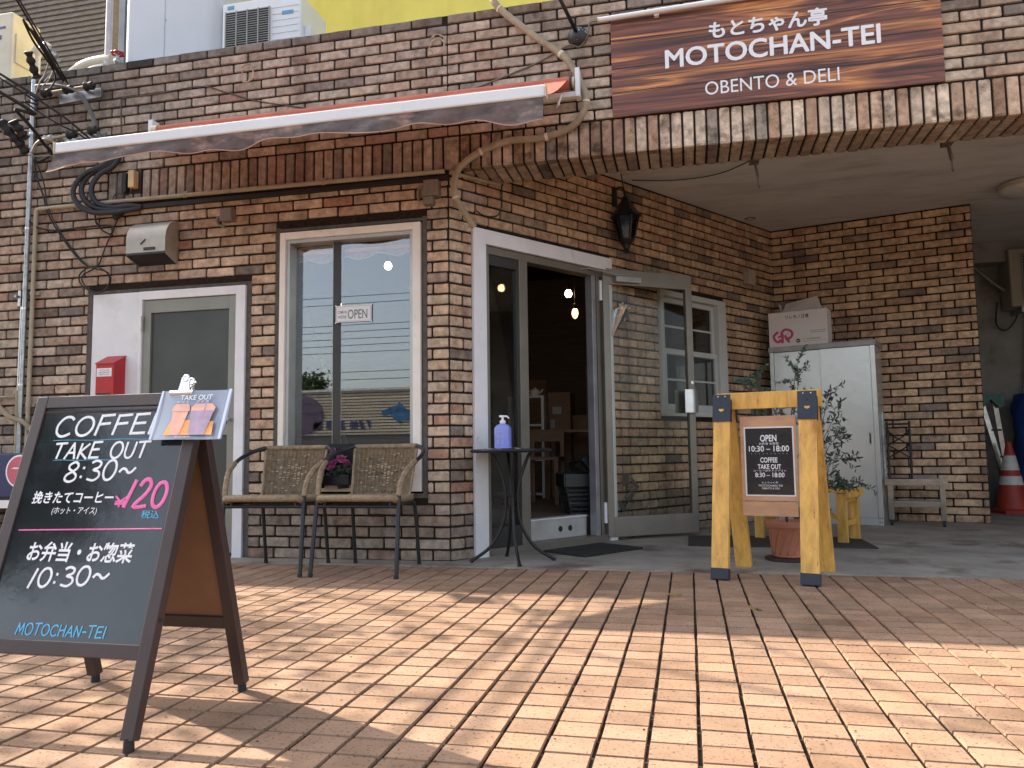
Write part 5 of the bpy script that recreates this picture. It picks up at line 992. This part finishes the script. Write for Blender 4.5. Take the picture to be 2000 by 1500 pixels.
m = MB(); m.bb((5.1, 4.44, 2.14), (5.14, 4.75, 2.2)); m.bb((5.62, 4.44, 2.14), (5.66, 4.75, 2.2)); m.build('bracket', GALV, t)
m = MB(); m.tube(catmull([V(4.62, 4.6, 2.75), V(4.68, 4.6, 2.72), V(4.9, 4.6, 2.5), V(5.02, 4.6, 2.4)], 6), .022, 10); m.lathe([(.001, -.07), (.05, -.05), (.07, 0), (.05, .05), (.001, .07)], V(4.66, 4.58, 2.74), 16); tag(m.build('vent_pipe', mat('dull grey pipe', (.22, .21, .19), .45, .3), smooth=50), 'grey pipe with a round elbow running to the garage unit', 'pipe')
wire('garage_cable', [(4.95, 4.68, 2.3), (4.93, 4.68, 2.05), (5.02, 4.68, 1.98), (5.12, 4.66, 2.1), (5.14, 4.6, 2.3)], .008, 'black cable hanging in a loop below the garage unit', 'cable'); wire('garage_hose', [(5.24, 4.7, 2.25), (5.22, 4.7, 1.8), (5.15, 4.68, 1.3), (5.05, 4.66, .9), (4.98, 4.64, .6)], .012, 'long grey drain hose trailing down the garage wall', 'hose', GREYB)
# ---------------------------------------------------------------- blue cooler at the left
t = thing('blue_cooler', 'dark blue cooler with round pink and white emblem at the left wall', 'cooler', (-3.4, -.2, .0))
m = MB(); m.bb((-4.0, -.36, .435), (-2.86, -.03, .742)); m.build('body', mat('navy enamel', (.012, .028, .1), .4, vary=(3, .1)), t, bevel=.01)
m = MB(); m.bb((-4.0, -.355, .36), (-2.86, -.03, .415)); m.m = 1; m.bb((-3.99, -.35, .415), (-2.87, -.04, .435)); m.m = 0
for x_ in (-3.9, -2.95): m.bb((x_-.03, -.33, 0), (x_+.03, -.06, .36))
m.build('stand', [ALU, BLKR], t)
m = MB(); Me = Matrix((X, Z, -Y)).transposed(); m.lathe([(.115, 0), (.115, .001)], V(-3.02, -.3605, .615), 36, Me); m.m = 1; m.lathe([(.103, 0), (.103, .001)], V(-3.02, -.3617, .615), 36, Me); m.m = 0; m.prism([(-3.09, .635), (-3.06, .642), (-3.0, .64), (-3.0, .632), (-3.06, .632)], V(0, -.3628, 0), X, Z, .0005); m.build('emblem', [LETW, mat('emblem pink', (.5, .1, .15), .5)], t)
# ---------------------------------------------------------------- rooftop
t = ac_unit('air_conditioner', 'white outdoor unit with large black grille on the roof edge', -2.15, -1.43, .6, .45, 3.62, 4.46, WHITE, -2.11, -1.71, 'outdoor air conditioner units', 34, False)
m = MB(); m.bb((-1.69, .597, 3.7), (-1.45, .5985, 3.702))
for i in range(12): m.bb((-1.69, .5965, 3.75+i*.055), (-1.45, .598, 3.752+i*.055))
m.build('panel_groove', mat('panel groove', (.42, .42, .42), .5), t); m = MB(); m.m = 1; m.bb((-1.6, .5962, 4.29), (-1.5, .5975, 4.32)); m.bb((-2.1, .5962, 4.4), (-2.04, .5975, 4.43)); m.build('maker_plate', [WHITE, mat('blue maker plate', (.1, .3, .5), .4)], t); m = MB(); m.bb((-1.43, .65, 3.7), (-1.37, .88, 4.2)); m.build('service_cover', WHITE, t, bevel=.008)
t = ac_unit('air_conditioner', 'aged ivory outdoor unit standing at the far left of the roof', -5.1, -4.27, .6, .31, 3.95, 4.71, IVORY, -5.05, -4.65, 'outdoor air conditioner units', 28)
m = MB()
for x_ in (-5.0, -4.4): m.bb((x_, .62, 3.3), (x_+.06, .88, 3.95))
m.build('stand', GALV, t)
m = MB(); m.bb((-4.55, .5955, 4.46), (-4.38, .598, 4.5)); m.bb((-4.55, .5955, 4.56), (-4.34, .598, 4.58)); m.build('maker_plate', mat('blue print', (.08, .1, .3), .5), t)
m = MB(); m.bb((-4.27, .64, 4.25), (-4.258, .84, 4.52)); m.tube(catmull([V(-4.26, .72, 4.1), V(-4.16, .72, 4.1), V(-4.12, .72, 4.0), V(-4.12, .72, 3.5)], 5), .03, 10); m.tube(catmull([V(-4.12, .72, 4.35), V(-4.08, .72, 4.4), V(-4.08, .8, 4.45)], 5), .045, 12); m.tube([V(-4.1, .72, 3.5), V(-4.1, .72, 4.36)], .022, 8); m.build('pipe_cover', IVORY, t, smooth=50)
t = thing('water_heater', 'tall white water heater tank with rounded edges on the roof', 'water heater', (-2.65, .6, 3.3))
m = MB(); P = []
for cx, cy_, a0_ in ((-2.26, .7, -90), (-2.26, 1.1, 0), (-3.03, 1.1, 90), (-3.03, .7, 180)): P += [(cx+.1*math.cos(R(a0_+i*15)), cy_+.1*math.sin(R(a0_+i*15))) for i in range(7)]
m.prism([(a, b) for a, b in P], V(0, 0, 3.3), X, Y, 2.3); m.build('tank', mat('grey white enamel', (.55, .57, .6), .4, vary=(1.5, .05), streak=(4, .55, .75, (.88, .87, .85))), t, smooth=30)
m = MB(); m.bb((-2.702, .5975, 3.3), (-2.696, .6, 5.6)); m.bb((-3.19, .64, 3.3), (-3.132, .9, 5.6)); m.lathe([(.007, 0), (.005, .003)], V(-2.69, .597, 4.4), 8, Me); m.build('seam', mat('seam grey', (.36, .38, .4), .5), t)
m = MB(); m.tube([V(-3.235, .58, 3.3), V(-3.235, .58, 6)], .028, 12); m.tube([V(-3.235, .58, 4.04), V(-3.235, .58, 4.09)], .033, 12); tag(m.build('standpipe', mat('mauve white pipe', (.55, .5, .52), .45), smooth=50), 'white vertical pipe beside the water heater', 'pipe')
t = thing('red_valve', 'small red hand-wheel valve beside the water heater', 'valve', (-3.07, .5, 4.0))
m = MB(); m.tube([V(-3.07, .5, 3.3), V(-3.07, .5, 4.09)], .014, 8); m.lathe([(.02, 4.01), (.03, 4.025), (.03, 4.04), (.012, 4.06)], V(-3.07, .5, 0), 10); m.build('body', GALV, t, smooth=50)
m = MB(); c = V(-3.07, .5, 4.1); m.tube([c+V((.045+.005*math.cos(6*a))*math.cos(a), (.045+.005*math.cos(6*a))*math.sin(a), 0) for a in [2*math.pi*k/36 for k in range(36)]], .009, 6, closed=True)
for k in range(3): a = math.pi*k/3; m.tube([c+V(.045*math.cos(a), .045*math.sin(a), 0), c-V(.045*math.cos(a), .045*math.sin(a), 0)], .006, 6)
m.build('hand_wheel', RED, t)
m = MB(); m.tube(catmull([V(-3.75, .6, 3.6), V(-3.68, .6, 3.93), V(-3.58, .6, 4.04), V(-3.43, .6, 4.1), V(-3.2, .6, 4.11)], 8), .055, 14); m.tube(catmull([V(-3.5, .56, 3.7), V(-3.46, .56, 3.96), V(-3.38, .56, 4.02), V(-3.24, .56, 4.03)], 8), .035, 12)
tag(m.build('pipe_duct', IVORY, smooth=50), 'cream curved pipe duct rising behind the parapet', 'duct')
m = MB(); m.bb((-2.92, 1.6, 3.3), (8, 6, 8.0)); ye = thing('yellow_house', 'bright yellow rendered upper house behind the roof units', 'house', (2, 1.6, 3.3)); m.build('wall', mat('yellow render', (.86, .7, .14), .8, vary=(2, .06), bump=(60, .2, .003), stain=(3, .58, .8, (.9, .9, .9)), streak=(3, .55, .75, (.88, .87, .85))), ye)
m = MB(); m.bb((-3.1, 1.45, 8.0), (8.2, 6.2, 8.2)); m.build('roof', GALV, ye)
m = MB(); m.bb((.42, 1.54, 3.3), (.98, 1.62, 3.93)); m.build('box', mat('ochre box', (.5, .3, .05), .7), ye, bevel=.01)
t = thing('siding_house', 'grey brown house with rough horizontal siding behind the left roof', 'house', (-11, 4, 0))
m = MB(); z_ = 0
SID = mat('grey brown siding', (.19, .165, .14), .85, vary=(7, .2), bump=(25, .8, .01), stretch=(1, 1, 2))
m.bb((-18, 4.02, 0), (-6.3, 10, 9))
while z_ < 9:
    m.add([V(-18, 4.02, z_), V(-6.3, 4.02, z_), V(-6.3, 3.99, z_+.004), V(-18, 3.99, z_+.004), V(-18, 4.012, z_+.075), V(-6.3, 4.012, z_+.075)], [(0, 1, 2, 3), (3, 2, 5, 4)]); z_ += .08
m.build('wall', SID, t)
m = MB(); m.bb((-18.3, 3.7, 9.0), (-6, 10.3, 9.2)); m.build('roof', DKBR, t)
# ---------------------------------------------------------------- things inside the shop
BW_ = mat('warm bulb', (1, .8, .5), .4, vary=None, emit=((1, .7, .38), 9)); BWE = mat('amber filament bulb', (1, .6, .2), .4, vary=None, emit=((1, .5, .14), 2.5))
for q, k, lb in ((V(-1.161, 1.8, 2.449), 0, 'round lit bulb glowing behind the front window glass'), (V(-.262, 2.6, 2.349), 0, 'round lit bulb seen through the narrow sidelight'), (V(.415, 2.6, 2.251), 0, 'round lit bulb on the ceiling track inside the doorway'), (V(.477, 2.6, 2.053), 1, 'amber filament bulb hanging lowest in the doorway')):
    t = thing('pendant_bulb', lb, 'light bulb', q, 'bulbs inside the cafe')
    m = MB()
    if k: m.lathe([(.001, -.055), (.02, -.04), (.032, -.005), (.028, .025), (.014, .055)], q, 16, caps=False)
    else: m.lathe([(.001, -.036), (.022, -.03), (.036, -.004), (.03, .022), (.016, .04)], q, 16, caps=False)
    m.build('bulb', BWE if k else BW_, t, smooth=True)
    m = MB(); m.lathe([(.016, .038), (.02, .045), (.02, .09), (.008, .1)], q, 12); m.tube([q+V(0, 0, .1), V(q.x, q.y, 2.88)], .004, 6); m.build('socket', BLK, t)
IW = mat('cafe timber', (.2, .105, .055), .55, vary=(5, .2), stretch=(1, 1, 5))
t = thing('shelf_unit', 'white edged shelf unit with teapots just inside the doorway', 'shelf', (-.15, 3.5, .2))
m = MB(); m.bb((-.4, 3.4, .2), (-.37, 3.7, 1.31)); m.bb((-.03, 3.4, .2), (.0, 3.7, 1.31))
for z_ in (.23, .6, .98, 1.29): m.bb((-.37, 3.4, z_), (-.03, 3.7, z_+.02))
m.build('frame', ALU, t)
for x_, lb in ((-.3, 'white teapot at the left of the shelf top'), (-.11, 'white teapot nearest the doorway on the shelf top')):
    t = thing('teapot', lb, 'teapot', (x_, 3.5, 1.31), 'teapots on the shelf'); q = V(x_, 3.5, 1.312)
    m = MB(); m.lathe([(.035, 0), (.055, .03), (.05, .06), (.025, .078), (.008, .082), (.01, .095), (.0, .1)], q, 18, caps=False); m.build('body', WHITE, t, smooth=True)
    m = MB(); m.tube(catmull([q+V(.045, 0, .03), q+V(.07, 0, .05), q+V(.085, 0, .075)], 4), .008, 8); m.build('spout', WHITE, t, smooth=True); m = MB(); m.tube(catmull([q+V(-.048, 0, .06), q+V(-.08, 0, .055), q+V(-.075, 0, .025), q+V(-.05, 0, .02)], 4), .005, 6); m.build('handle', WHITE, t, smooth=True)
t = thing('timber_counter', 'dark timber counter with a card stuck on its front inside the shop', 'counter', (.3, 3.7, .2))
m = MB(); m.bb((.02, 3.55, .2), (.27, 3.9, 1.35)); m.bb((.27, 3.7, .2), (1.4, 3.95, 1.1)); m.build('body', IW, t, bevel=.004)
m = MB(); m.bb((.05, 3.53, .95), (.1, 3.549, 1.05)); m.bb((.07, 3.545, 1.11), (.17, 3.549, 1.19)); m.build('card', mat('grey card', (.4, .4, .42), .7), t)
t = thing('cafe_table', 'thin topped wooden table in the dark doorway', 'table', (.35, 3.2, .2))
m = MB(); m.bb((.06, 3.0, .895), (1.0, 3.5, .92)); m.build('tabletop', mat('pale tabletop', (.3, .19, .1), .5), t)
for x_ in (.1, .96):
    for y_ in (3.05, 3.45): m = MB(); m.bb((x_-.025, y_-.025, .2), (x_+.025, y_+.025, .895)); m.build('leg', IW, t)
t = thing('cafe_chair', 'dark timber chair pulled up behind the shopping baskets', 'chair', (.15, 2.6, .2))
for x_ in (.0, .3):
    m = MB(); m.bb((x_-.02, 2.38, .2), (x_+.02, 2.42, .62)); m.bb((x_-.02, 2.74, .2), (x_+.02, 2.78, .92)); m.build('leg', IW, t)
m = MB(); m.bb((-.02, 2.38, .62), (.32, 2.78, .65)); m.build('seat', IW, t); m = MB(); m.bb((.02, 2.75, .8), (.28, 2.77, .92)); m.build('backrest', IW, t)
m = MB(); m.bb((-.9, 4.68, .2), (-.2, 4.695, 1.6)); m.bb((.3, 4.68, 1.0), (2.2, 4.695, 1.75)); tag(m.build('wall_panelling', IW), 'brown timber panelling on the back wall inside the shop', 'panelling')
BK = mat('black green basket', (.016, .022, .024), .42, vary=(20, .2))
def basket():
    t = thing('shopping_basket', 'lowest of the nested black shopping baskets inside the doorway', 'basket', (0, 0, 0), 'shopping baskets', local=True)
    m = MB(); a0, b0, a1, b1, h = .205, .14, .255, .185, .25
    def cor(f): return [V(-(a0+(a1-a0)*f), -(b0+(b1-b0)*f), h*f), V(a0+(a1-a0)*f, -(b0+(b1-b0)*f), h*f), V(a0+(a1-a0)*f, b0+(b1-b0)*f, h*f), V(-(a0+(a1-a0)*f), b0+(b1-b0)*f, h*f)]
    c0, c1 = cor(0), cor(1)
    for k in range(4):
        A, B, C, D = c0[k], c0[(k+1) % 4], c1[(k+1) % 4], c1[k]; n = 22 if k % 2 == 0 else 15
        for i in range(n+1): f = i/n; m.bar(A.lerp(B, f), D.lerp(C, f), .005 if 0 < i < n else .012, .004, (B-A).cross(D-A))
        for f in (.02, .35, .62): m.bar(A.lerp(D, f), B.lerp(C, f), .004, .014)
    m.build('lattice', BK, t)
    m = MB()
    for k in range(4): m.bar(c1[k]+V(0, 0, -.015), c1[(k+1) % 4]+V(0, 0, -.015), .022, .035)
    m.build('rim', BK, t, bevel=.003); m = MB(); m.bb((-a0, -b0, 0), (a0, b0, .006)); m.build('base', BK, t)
    m = MB(); m.tube(catmull([c1[0].lerp(c1[3], .5)+V(0, 0, -.01), c1[0].lerp(c1[3], .3)+V(.05, 0, .012), c1[1].lerp(c1[2], .3)+V(-.05, 0, .012), c1[1].lerp(c1[2], .5)+V(0, 0, -.01)], 6), .006, 6); m.build('handle', BK, t, smooth=50)
    return t
b = basket(); BQ = V(.74, 1.50, .202); b.location = BQ; b.rotation_euler = (0, 0, R(20))
for i, lb in enumerate(('second from the bottom of the nested black shopping baskets', 'topmost level basket in the nested stack of black baskets')): dup(b, BQ+V(0, 0, .033*(i+1)), R(20), lb)
k = dup(b, BQ+V(-.03, .02, .37), R(20), 'black shopping basket tipped on its side on top of the stack'); k.rotation_euler = (R(8), R(-128), R(20)); k.location = BQ+V(.2, .08, .36)
FQ = V(-.80, -.105, .5)
t = thing('flower_planter', 'dark planter of purple pink cyclamen on the ledge between the wicker chairs', 'planter', FQ)
m = MB(); m.bb((-.96, -.17, .5), (-.64, -.035, .57)); m.build('trough', BLK, t, bevel=.006)
m = MB(); m.bb((-.9, -.16, .478), (-.88, 0, .499)); m.bb((-.72, -.16, .478), (-.7, 0, .499)); m.build('bracket', BLK, t)
m = MB(); m.prism([(-.6, .72), (-.63, .745), (-.7, .77), (-.8, .778), (-.9, .77), (-.97, .745), (-1.0, .72), (-.97, .6), (-.63, .6)], V(0, -.03, 0), X, Z, .006); m.build('back_plate', BLK, t, bevel=.002)
m, m2 = MB(), MB()
for i in range(70):
    q = V(-.80+random.uniform(-.15, .13), -.105+random.uniform(-.06, .045), random.uniform(.6, .735))
    if q.z > .69 and abs(q.x+.86) > .07: q.z -= .07
    a = random.uniform(0, 6.28)
    for k in range(6): leaf(m, q, (math.cos(k*1.05+a), math.sin(k*1.05+a)*.8, random.uniform(.2, 1.1)), .03, .022)
for i in range(140):
    a = random.uniform(0, 6.28); leaf(m2, V(-.80+random.uniform(-.15, .14), -.105+random.uniform(-.06, .045), random.uniform(.56, .62)), (math.cos(a), math.sin(a), random.uniform(-.2, .6)), .045, .035)
m.build('blossom', mat('cyclamen petals', (.5, .13, .32), .6, vary=(20, .25), trans=.3), t); m2.build('foliage', LEAFD, t)
t = thing('dried_bouquet', 'pale dried bouquet in clear film on the wall behind the glass door', 'bouquet', DU*1.66+DN*.02+V(0, 0, 1.62))
m, m2 = MB(), MB(); q0 = DU*1.605+DN*.03+V(0, 0, 1.62)
for i in range(26):
    q1 = DU*random.uniform(1.615, 1.76)+DN*random.uniform(.02, .09)+V(0, 0, random.uniform(1.76, 1.87)); m.tube([q0, q0.lerp(q1, .5)+V(0, 0, .01), q1], .0018, 4)
    for k in range(5): leaf(m2, q1, (random.gauss(0, 1), random.gauss(0, 1), random.gauss(.2, 1)), .026, .014)
m.build('stem', mat('dry stem', (.3, .26, .18), .8), t); m2.build('blossom', mat('pale dried flower', (.7, .64, .5), .6, vary=(40, .4), trans=.2), t)
m = MB(); P0 = [DU*(1.605+.012*math.cos(a))+DN*(.03+.012*math.sin(a))+V(0, 0, 1.62) for a in [2*math.pi*k/12 for k in range(12)]]; P1 = [DU*(1.69+.085*math.cos(a))+DN*(.06+.05*math.sin(a))+V(0, 0, 1.84+.02*math.cos(3*a)) for a in [2*math.pi*k/12 for k in range(12)]]
m.add(P0+P1, [(k, (k+1) % 12, 12+(k+1) % 12, 12+k) for k in range(12)]); m.build('film', glass('clear film', .12, (.95, .95, .93), .08), t)
m = MB(); m.tube([V(-1.3, .2, 2.35), V(-1.24, .2, 2.126), V(-1.015, .2, 1.368)], [.004, .005, .006], 8); m.m = 1; m.tube([V(-1.02, .2, 1.385), V(-.826, .2, .765), V(-.79, .2, .55)], .013, 8)
tag(m.build('wooden_pole', [BLK, IW], smooth=50), 'thin pole with wooden grip leaning inside the front window', 'pole')
t = thing('open_sign', 'small white paper sign reading OPEN on the front window', 'sign', (-.70, .036, 1.61))
m = MB(); OP = V(0, .0355, 0); P = [(-.836, 1.612), (-.57, 1.612), (-.57, 1.732), (-.836, 1.732)]
P = [(-.842, 1.606), (-.825, 1.614), (-.581, 1.614), (-.564, 1.606), (-.57, 1.624), (-.57, 1.72), (-.564, 1.738), (-.581, 1.73), (-.825, 1.73), (-.842, 1.738), (-.836, 1.72), (-.836, 1.624)]
m.prism(P, V(0, .037, 0), X, Z, .0012); m.build('paper', PAPER, t)
m = MB(); GT = mat('grey green print', (.16, .19, .18), .6, vary=None); text(m, 'OPEN', OP, X, Z, -.745, -.6, 1.635, 1.7, .0005, .01); text(m, 'COME IN', OP, X, Z, -.82, -.755, 1.675, 1.695, .0005, .006); text(m, "WE'RE", OP, X, Z, -.82, -.755, 1.64, 1.662, .0005, .006)
for a, b in (((-.828, 1.62), (-.578, 1.6215)), ((-.828, 1.7225), (-.578, 1.724)), ((-.83, 1.62), (-.8285, 1.724)), ((-.5775, 1.62), (-.576, 1.724))): m.bb((a[0], .035, a[1]), (b[0], .0354, b[1]))
m.build('lettering', GT, t)
# ---------------------------------------------------------------- the street behind: mirrored in window and blackboard
t = thing('depot_building', 'low striped transport depot across the road, mirrored in the window', 'building', (-13, -26, 0))
m = MB(); m.bb((-45, -40, -.1), (-3, -26, 1.5)); m.build('base_wall', mat('depot base', (.14, .14, .14), .8), t)
m = MB(); m.bb((-45, -39.9, 1.5), (-3, -26.02, 3.4)); z_ = 1.5
while z_ < 3.4: m.m = 0; m.bb((-45, -26.02, z_), (-3, -25.96, z_+.075)); m.m = 1; m.bb((-45, -26.02, z_+.075), (-3, -25.985, z_+.13)); z_ += .13
m.build('cladding', [mat('depot cladding', (.62, .54, .42), .6, vary=(1, .08)), mat('depot groove', (.2, .17, .13), .8)], t)
m = MB(); m.bb((-45.1, -40, 3.4), (-2.9, -25.9, 3.5)); m.build('roof', mat('depot roof', (.6, .6, .6), .5), t)
DO_ = V(0, -25.95, 0); NAVY = mat('navy lettering', (.03, .04, .13), .5); m = MB()
# seen from the shop side: text runs from +x to -x
for b, xa in (('美', -12.55), ('濃', -13.15), ('運', -13.7), ('輸', -14.3)): text(m, b, DO_, -X, Z, -xa-.25, -xa+.2, 1.72, 2.13, .01, .03)
m.prism([(12.0, 1.75), (12.15, 2.1), (12.3, 2.1), (12.2, 1.75)], DO_, -X, Z, .01); m.prism([(11.75, 2.1), (11.95, 2.1), (11.8, 1.75)], DO_, -X, Z, .01); m.build('lettering', NAVY, t)
m = MB(); m.prism([(9.7, 2.5), (9.85, 2.62), (10.0, 2.5), (10.2, 2.6), (10.45, 2.9), (10.5, 2.72), (10.75, 2.68), (11.2, 2.5), (11.28, 2.35), (11.1, 2.3), (10.85, 2.4), (10.75, 2.2), (10.45, 1.95), (10.3, 2.1), (10.1, 2.05), (9.95, 2.25), (9.75, 2.2)], DO_, -X, Z, .02); m.build('emblem', mat('blue emblem', (.03, .14, .3), .5), t)
m = MB(); m.prism([(15.2+1.2*math.cos(a), 2.4+.9*math.sin(a)) for a in [2*math.pi*i/24 for i in range(24)]], DO_, -X, Z, .01); m.build('roundel', mat('plum roundel', (.1, .07, .12), .5), t)
def tree(label, c, h, rad, n, size, mt, trunk=.12, clumps=9):
    t = thing('tree', label, 'tree', c, 'street trees'); c = Vector(c); m = MB(); top = c+V(0, 0, h)
    cr_ = c+V(0, 0, h-rad*.9); m.tube(catmull([c, c+V(.08, .05, h*.3), c+V(-.05, .03, h*.55), cr_], 6), [trunk*(1-.6*i/18) for i in range(19)], 8)
    cs = []
    for i in range(clumps):
        d = Vector((random.gauss(0, 1), random.gauss(0, 1), random.gauss(0, .8))); d.normalize(); q = cr_+d*rad*random.uniform(.35, .85); cs.append(q)
        m.tube(catmull([c+V(0, 0, h*random.uniform(.35, .55)), c.lerp(q, .6)+V(0, 0, h*.25), q], 4), [trunk*.35*(1-.1*i_) for i_ in range(9)], 5)
    m.build('trunk', STEM, t); m = MB()
    for i in range(n):
        q = random.choice(cs)+Vector((random.gauss(0, 1), random.gauss(0, 1), random.gauss(0, .8)))*rad*.24; leaf(m, q, (random.gauss(0, 1), random.gauss(0, 1), random.gauss(-.3, .6)), size*random.uniform(.6, 1.3), size*.6)
    m.build('crown', mt, t); return t
LT = mat('tree leaves', (.06, .1, .03), .6, vary=(4, .4), trans=.25)
tree('small leafy street tree to the left, dappling the forecourt', (-5.0, -1.65, -.006), 4.7, 1.4, 2300, .085, LT, .09, 14)
for i, (c, h, r_) in enumerate((((-24.6, -43.5, -.1), 6.4, 1.7), ((-29, -44.5, -.1), 7.5, 2.2), ((-11.3, -11.5, -.1), 8.4, 2.6), ((-19, -14, -.1), 8.0, 3))):
    tree(('olive tree showing above the depot roof in the window', 'taller tree behind the depot left of the olive tree', 'roadside tree mirrored darkly in the blackboard', 'broad roadside tree beyond the forecourt at the left')[i], c, h, r_, 3200, .3, LT, .16, 14)
def upole(x, y, h, lb):
    t = thing('utility_pole', lb, 'utility pole', (x, y, -.1), 'utility poles'); m = MB(); m.tube([V(x, y, -.1), V(x, y, h)], [.12, .09], 12); m.build('post', mat('pole concrete', (.3, .29, .28), .8), t, smooth=50)
    m = MB()
    for z_ in (h-.3, h-1.1): m.bb((x-.08, y-.8, z_), (x+.08, y+.8, z_+.1))
    m.build('crossarm', GALV, t)
upole(-11.2, -44, 6.0, 'utility pole with crossarms rising beyond the depot roof'); upole(-34, -25, 8.2, 'utility pole at the far end of the depot'); upole(14, -25, 8.2, 'utility pole at the right end of the road')
for i, z_ in enumerate((7.35, 7.0, 6.05, 5.85, 5.5, 5.2, 4.95, 4.1, 3.75)):
    m = MB(); y_ = -25+.2*(i % 3); m.tube([V(-60+100*k/20, y_, z_+.25*((k-10)/10)**2-.05*(k % 2)*0+.2*(i % 2)*(k-10)/10) for k in range(21)], .014, 5); tag(m.build('overhead_wire', BLKR), 'thin black wire strung along the road before the depot', 'wire', 'overhead wires along the road')
m = MB(); m.tube(catmull([V(-9.0, 1.7, 5.6), V(-5.5, -.3, 5.0), V(-3.7, -1.33, 4.95), V(-1.5, -2.62, 5.05), V(4, -5.8, 5.6), V(9, -8.8, 6.3)], 8), .016, 6); tag(m.build('overhead_cable', BLKR), 'thick overhead cable crossing above the forecourt', 'cable')
# fallen leaves on the tiles
for x_, y_, a, lb in ((1.42, -.985, .4, 'small yellow fallen leaf near the sunlit shadow tip'), (1.80, -1.25, 2.2, 'brown fallen leaf on the shaded tiles right of centre')):
    m = MB(); leaf(m, V(x_, y_, .004), (math.cos(a), math.sin(a), .12), .06, .035, V(0, 0, 1)); leaf(m, V(x_+.012, y_+.004, .005), (math.cos(a+2), math.sin(a+2), .2), .04, .025, V(0, 0, 1)); tag(m.build('fallen_leaf', mat('dry leaf', (.2, .13, .03), .8)), lb, 'leaf', 'fallen leaves')
m = MB()
for i in range(1500):
    q = V(random.uniform(-1.5, 4), random.uniform(-4.2, -.25), .0025); a = random.uniform(0, 6.28); l = random.uniform(.002, .007)
    if random.random() < .45: q.x = 1.53+(round((q.x-1.53)/TX))*TX+random.uniform(-.004, .004); q.z = .001
    m.box(q, (l, l*random.uniform(.15, .6), .0015), rz=math.degrees(a))
tag(m.build('leaf_litter', mat('litter', (.08, .055, .035), .9)), 'fine dry plant litter scattered over the tile joints', 'litter', kind='stuff')
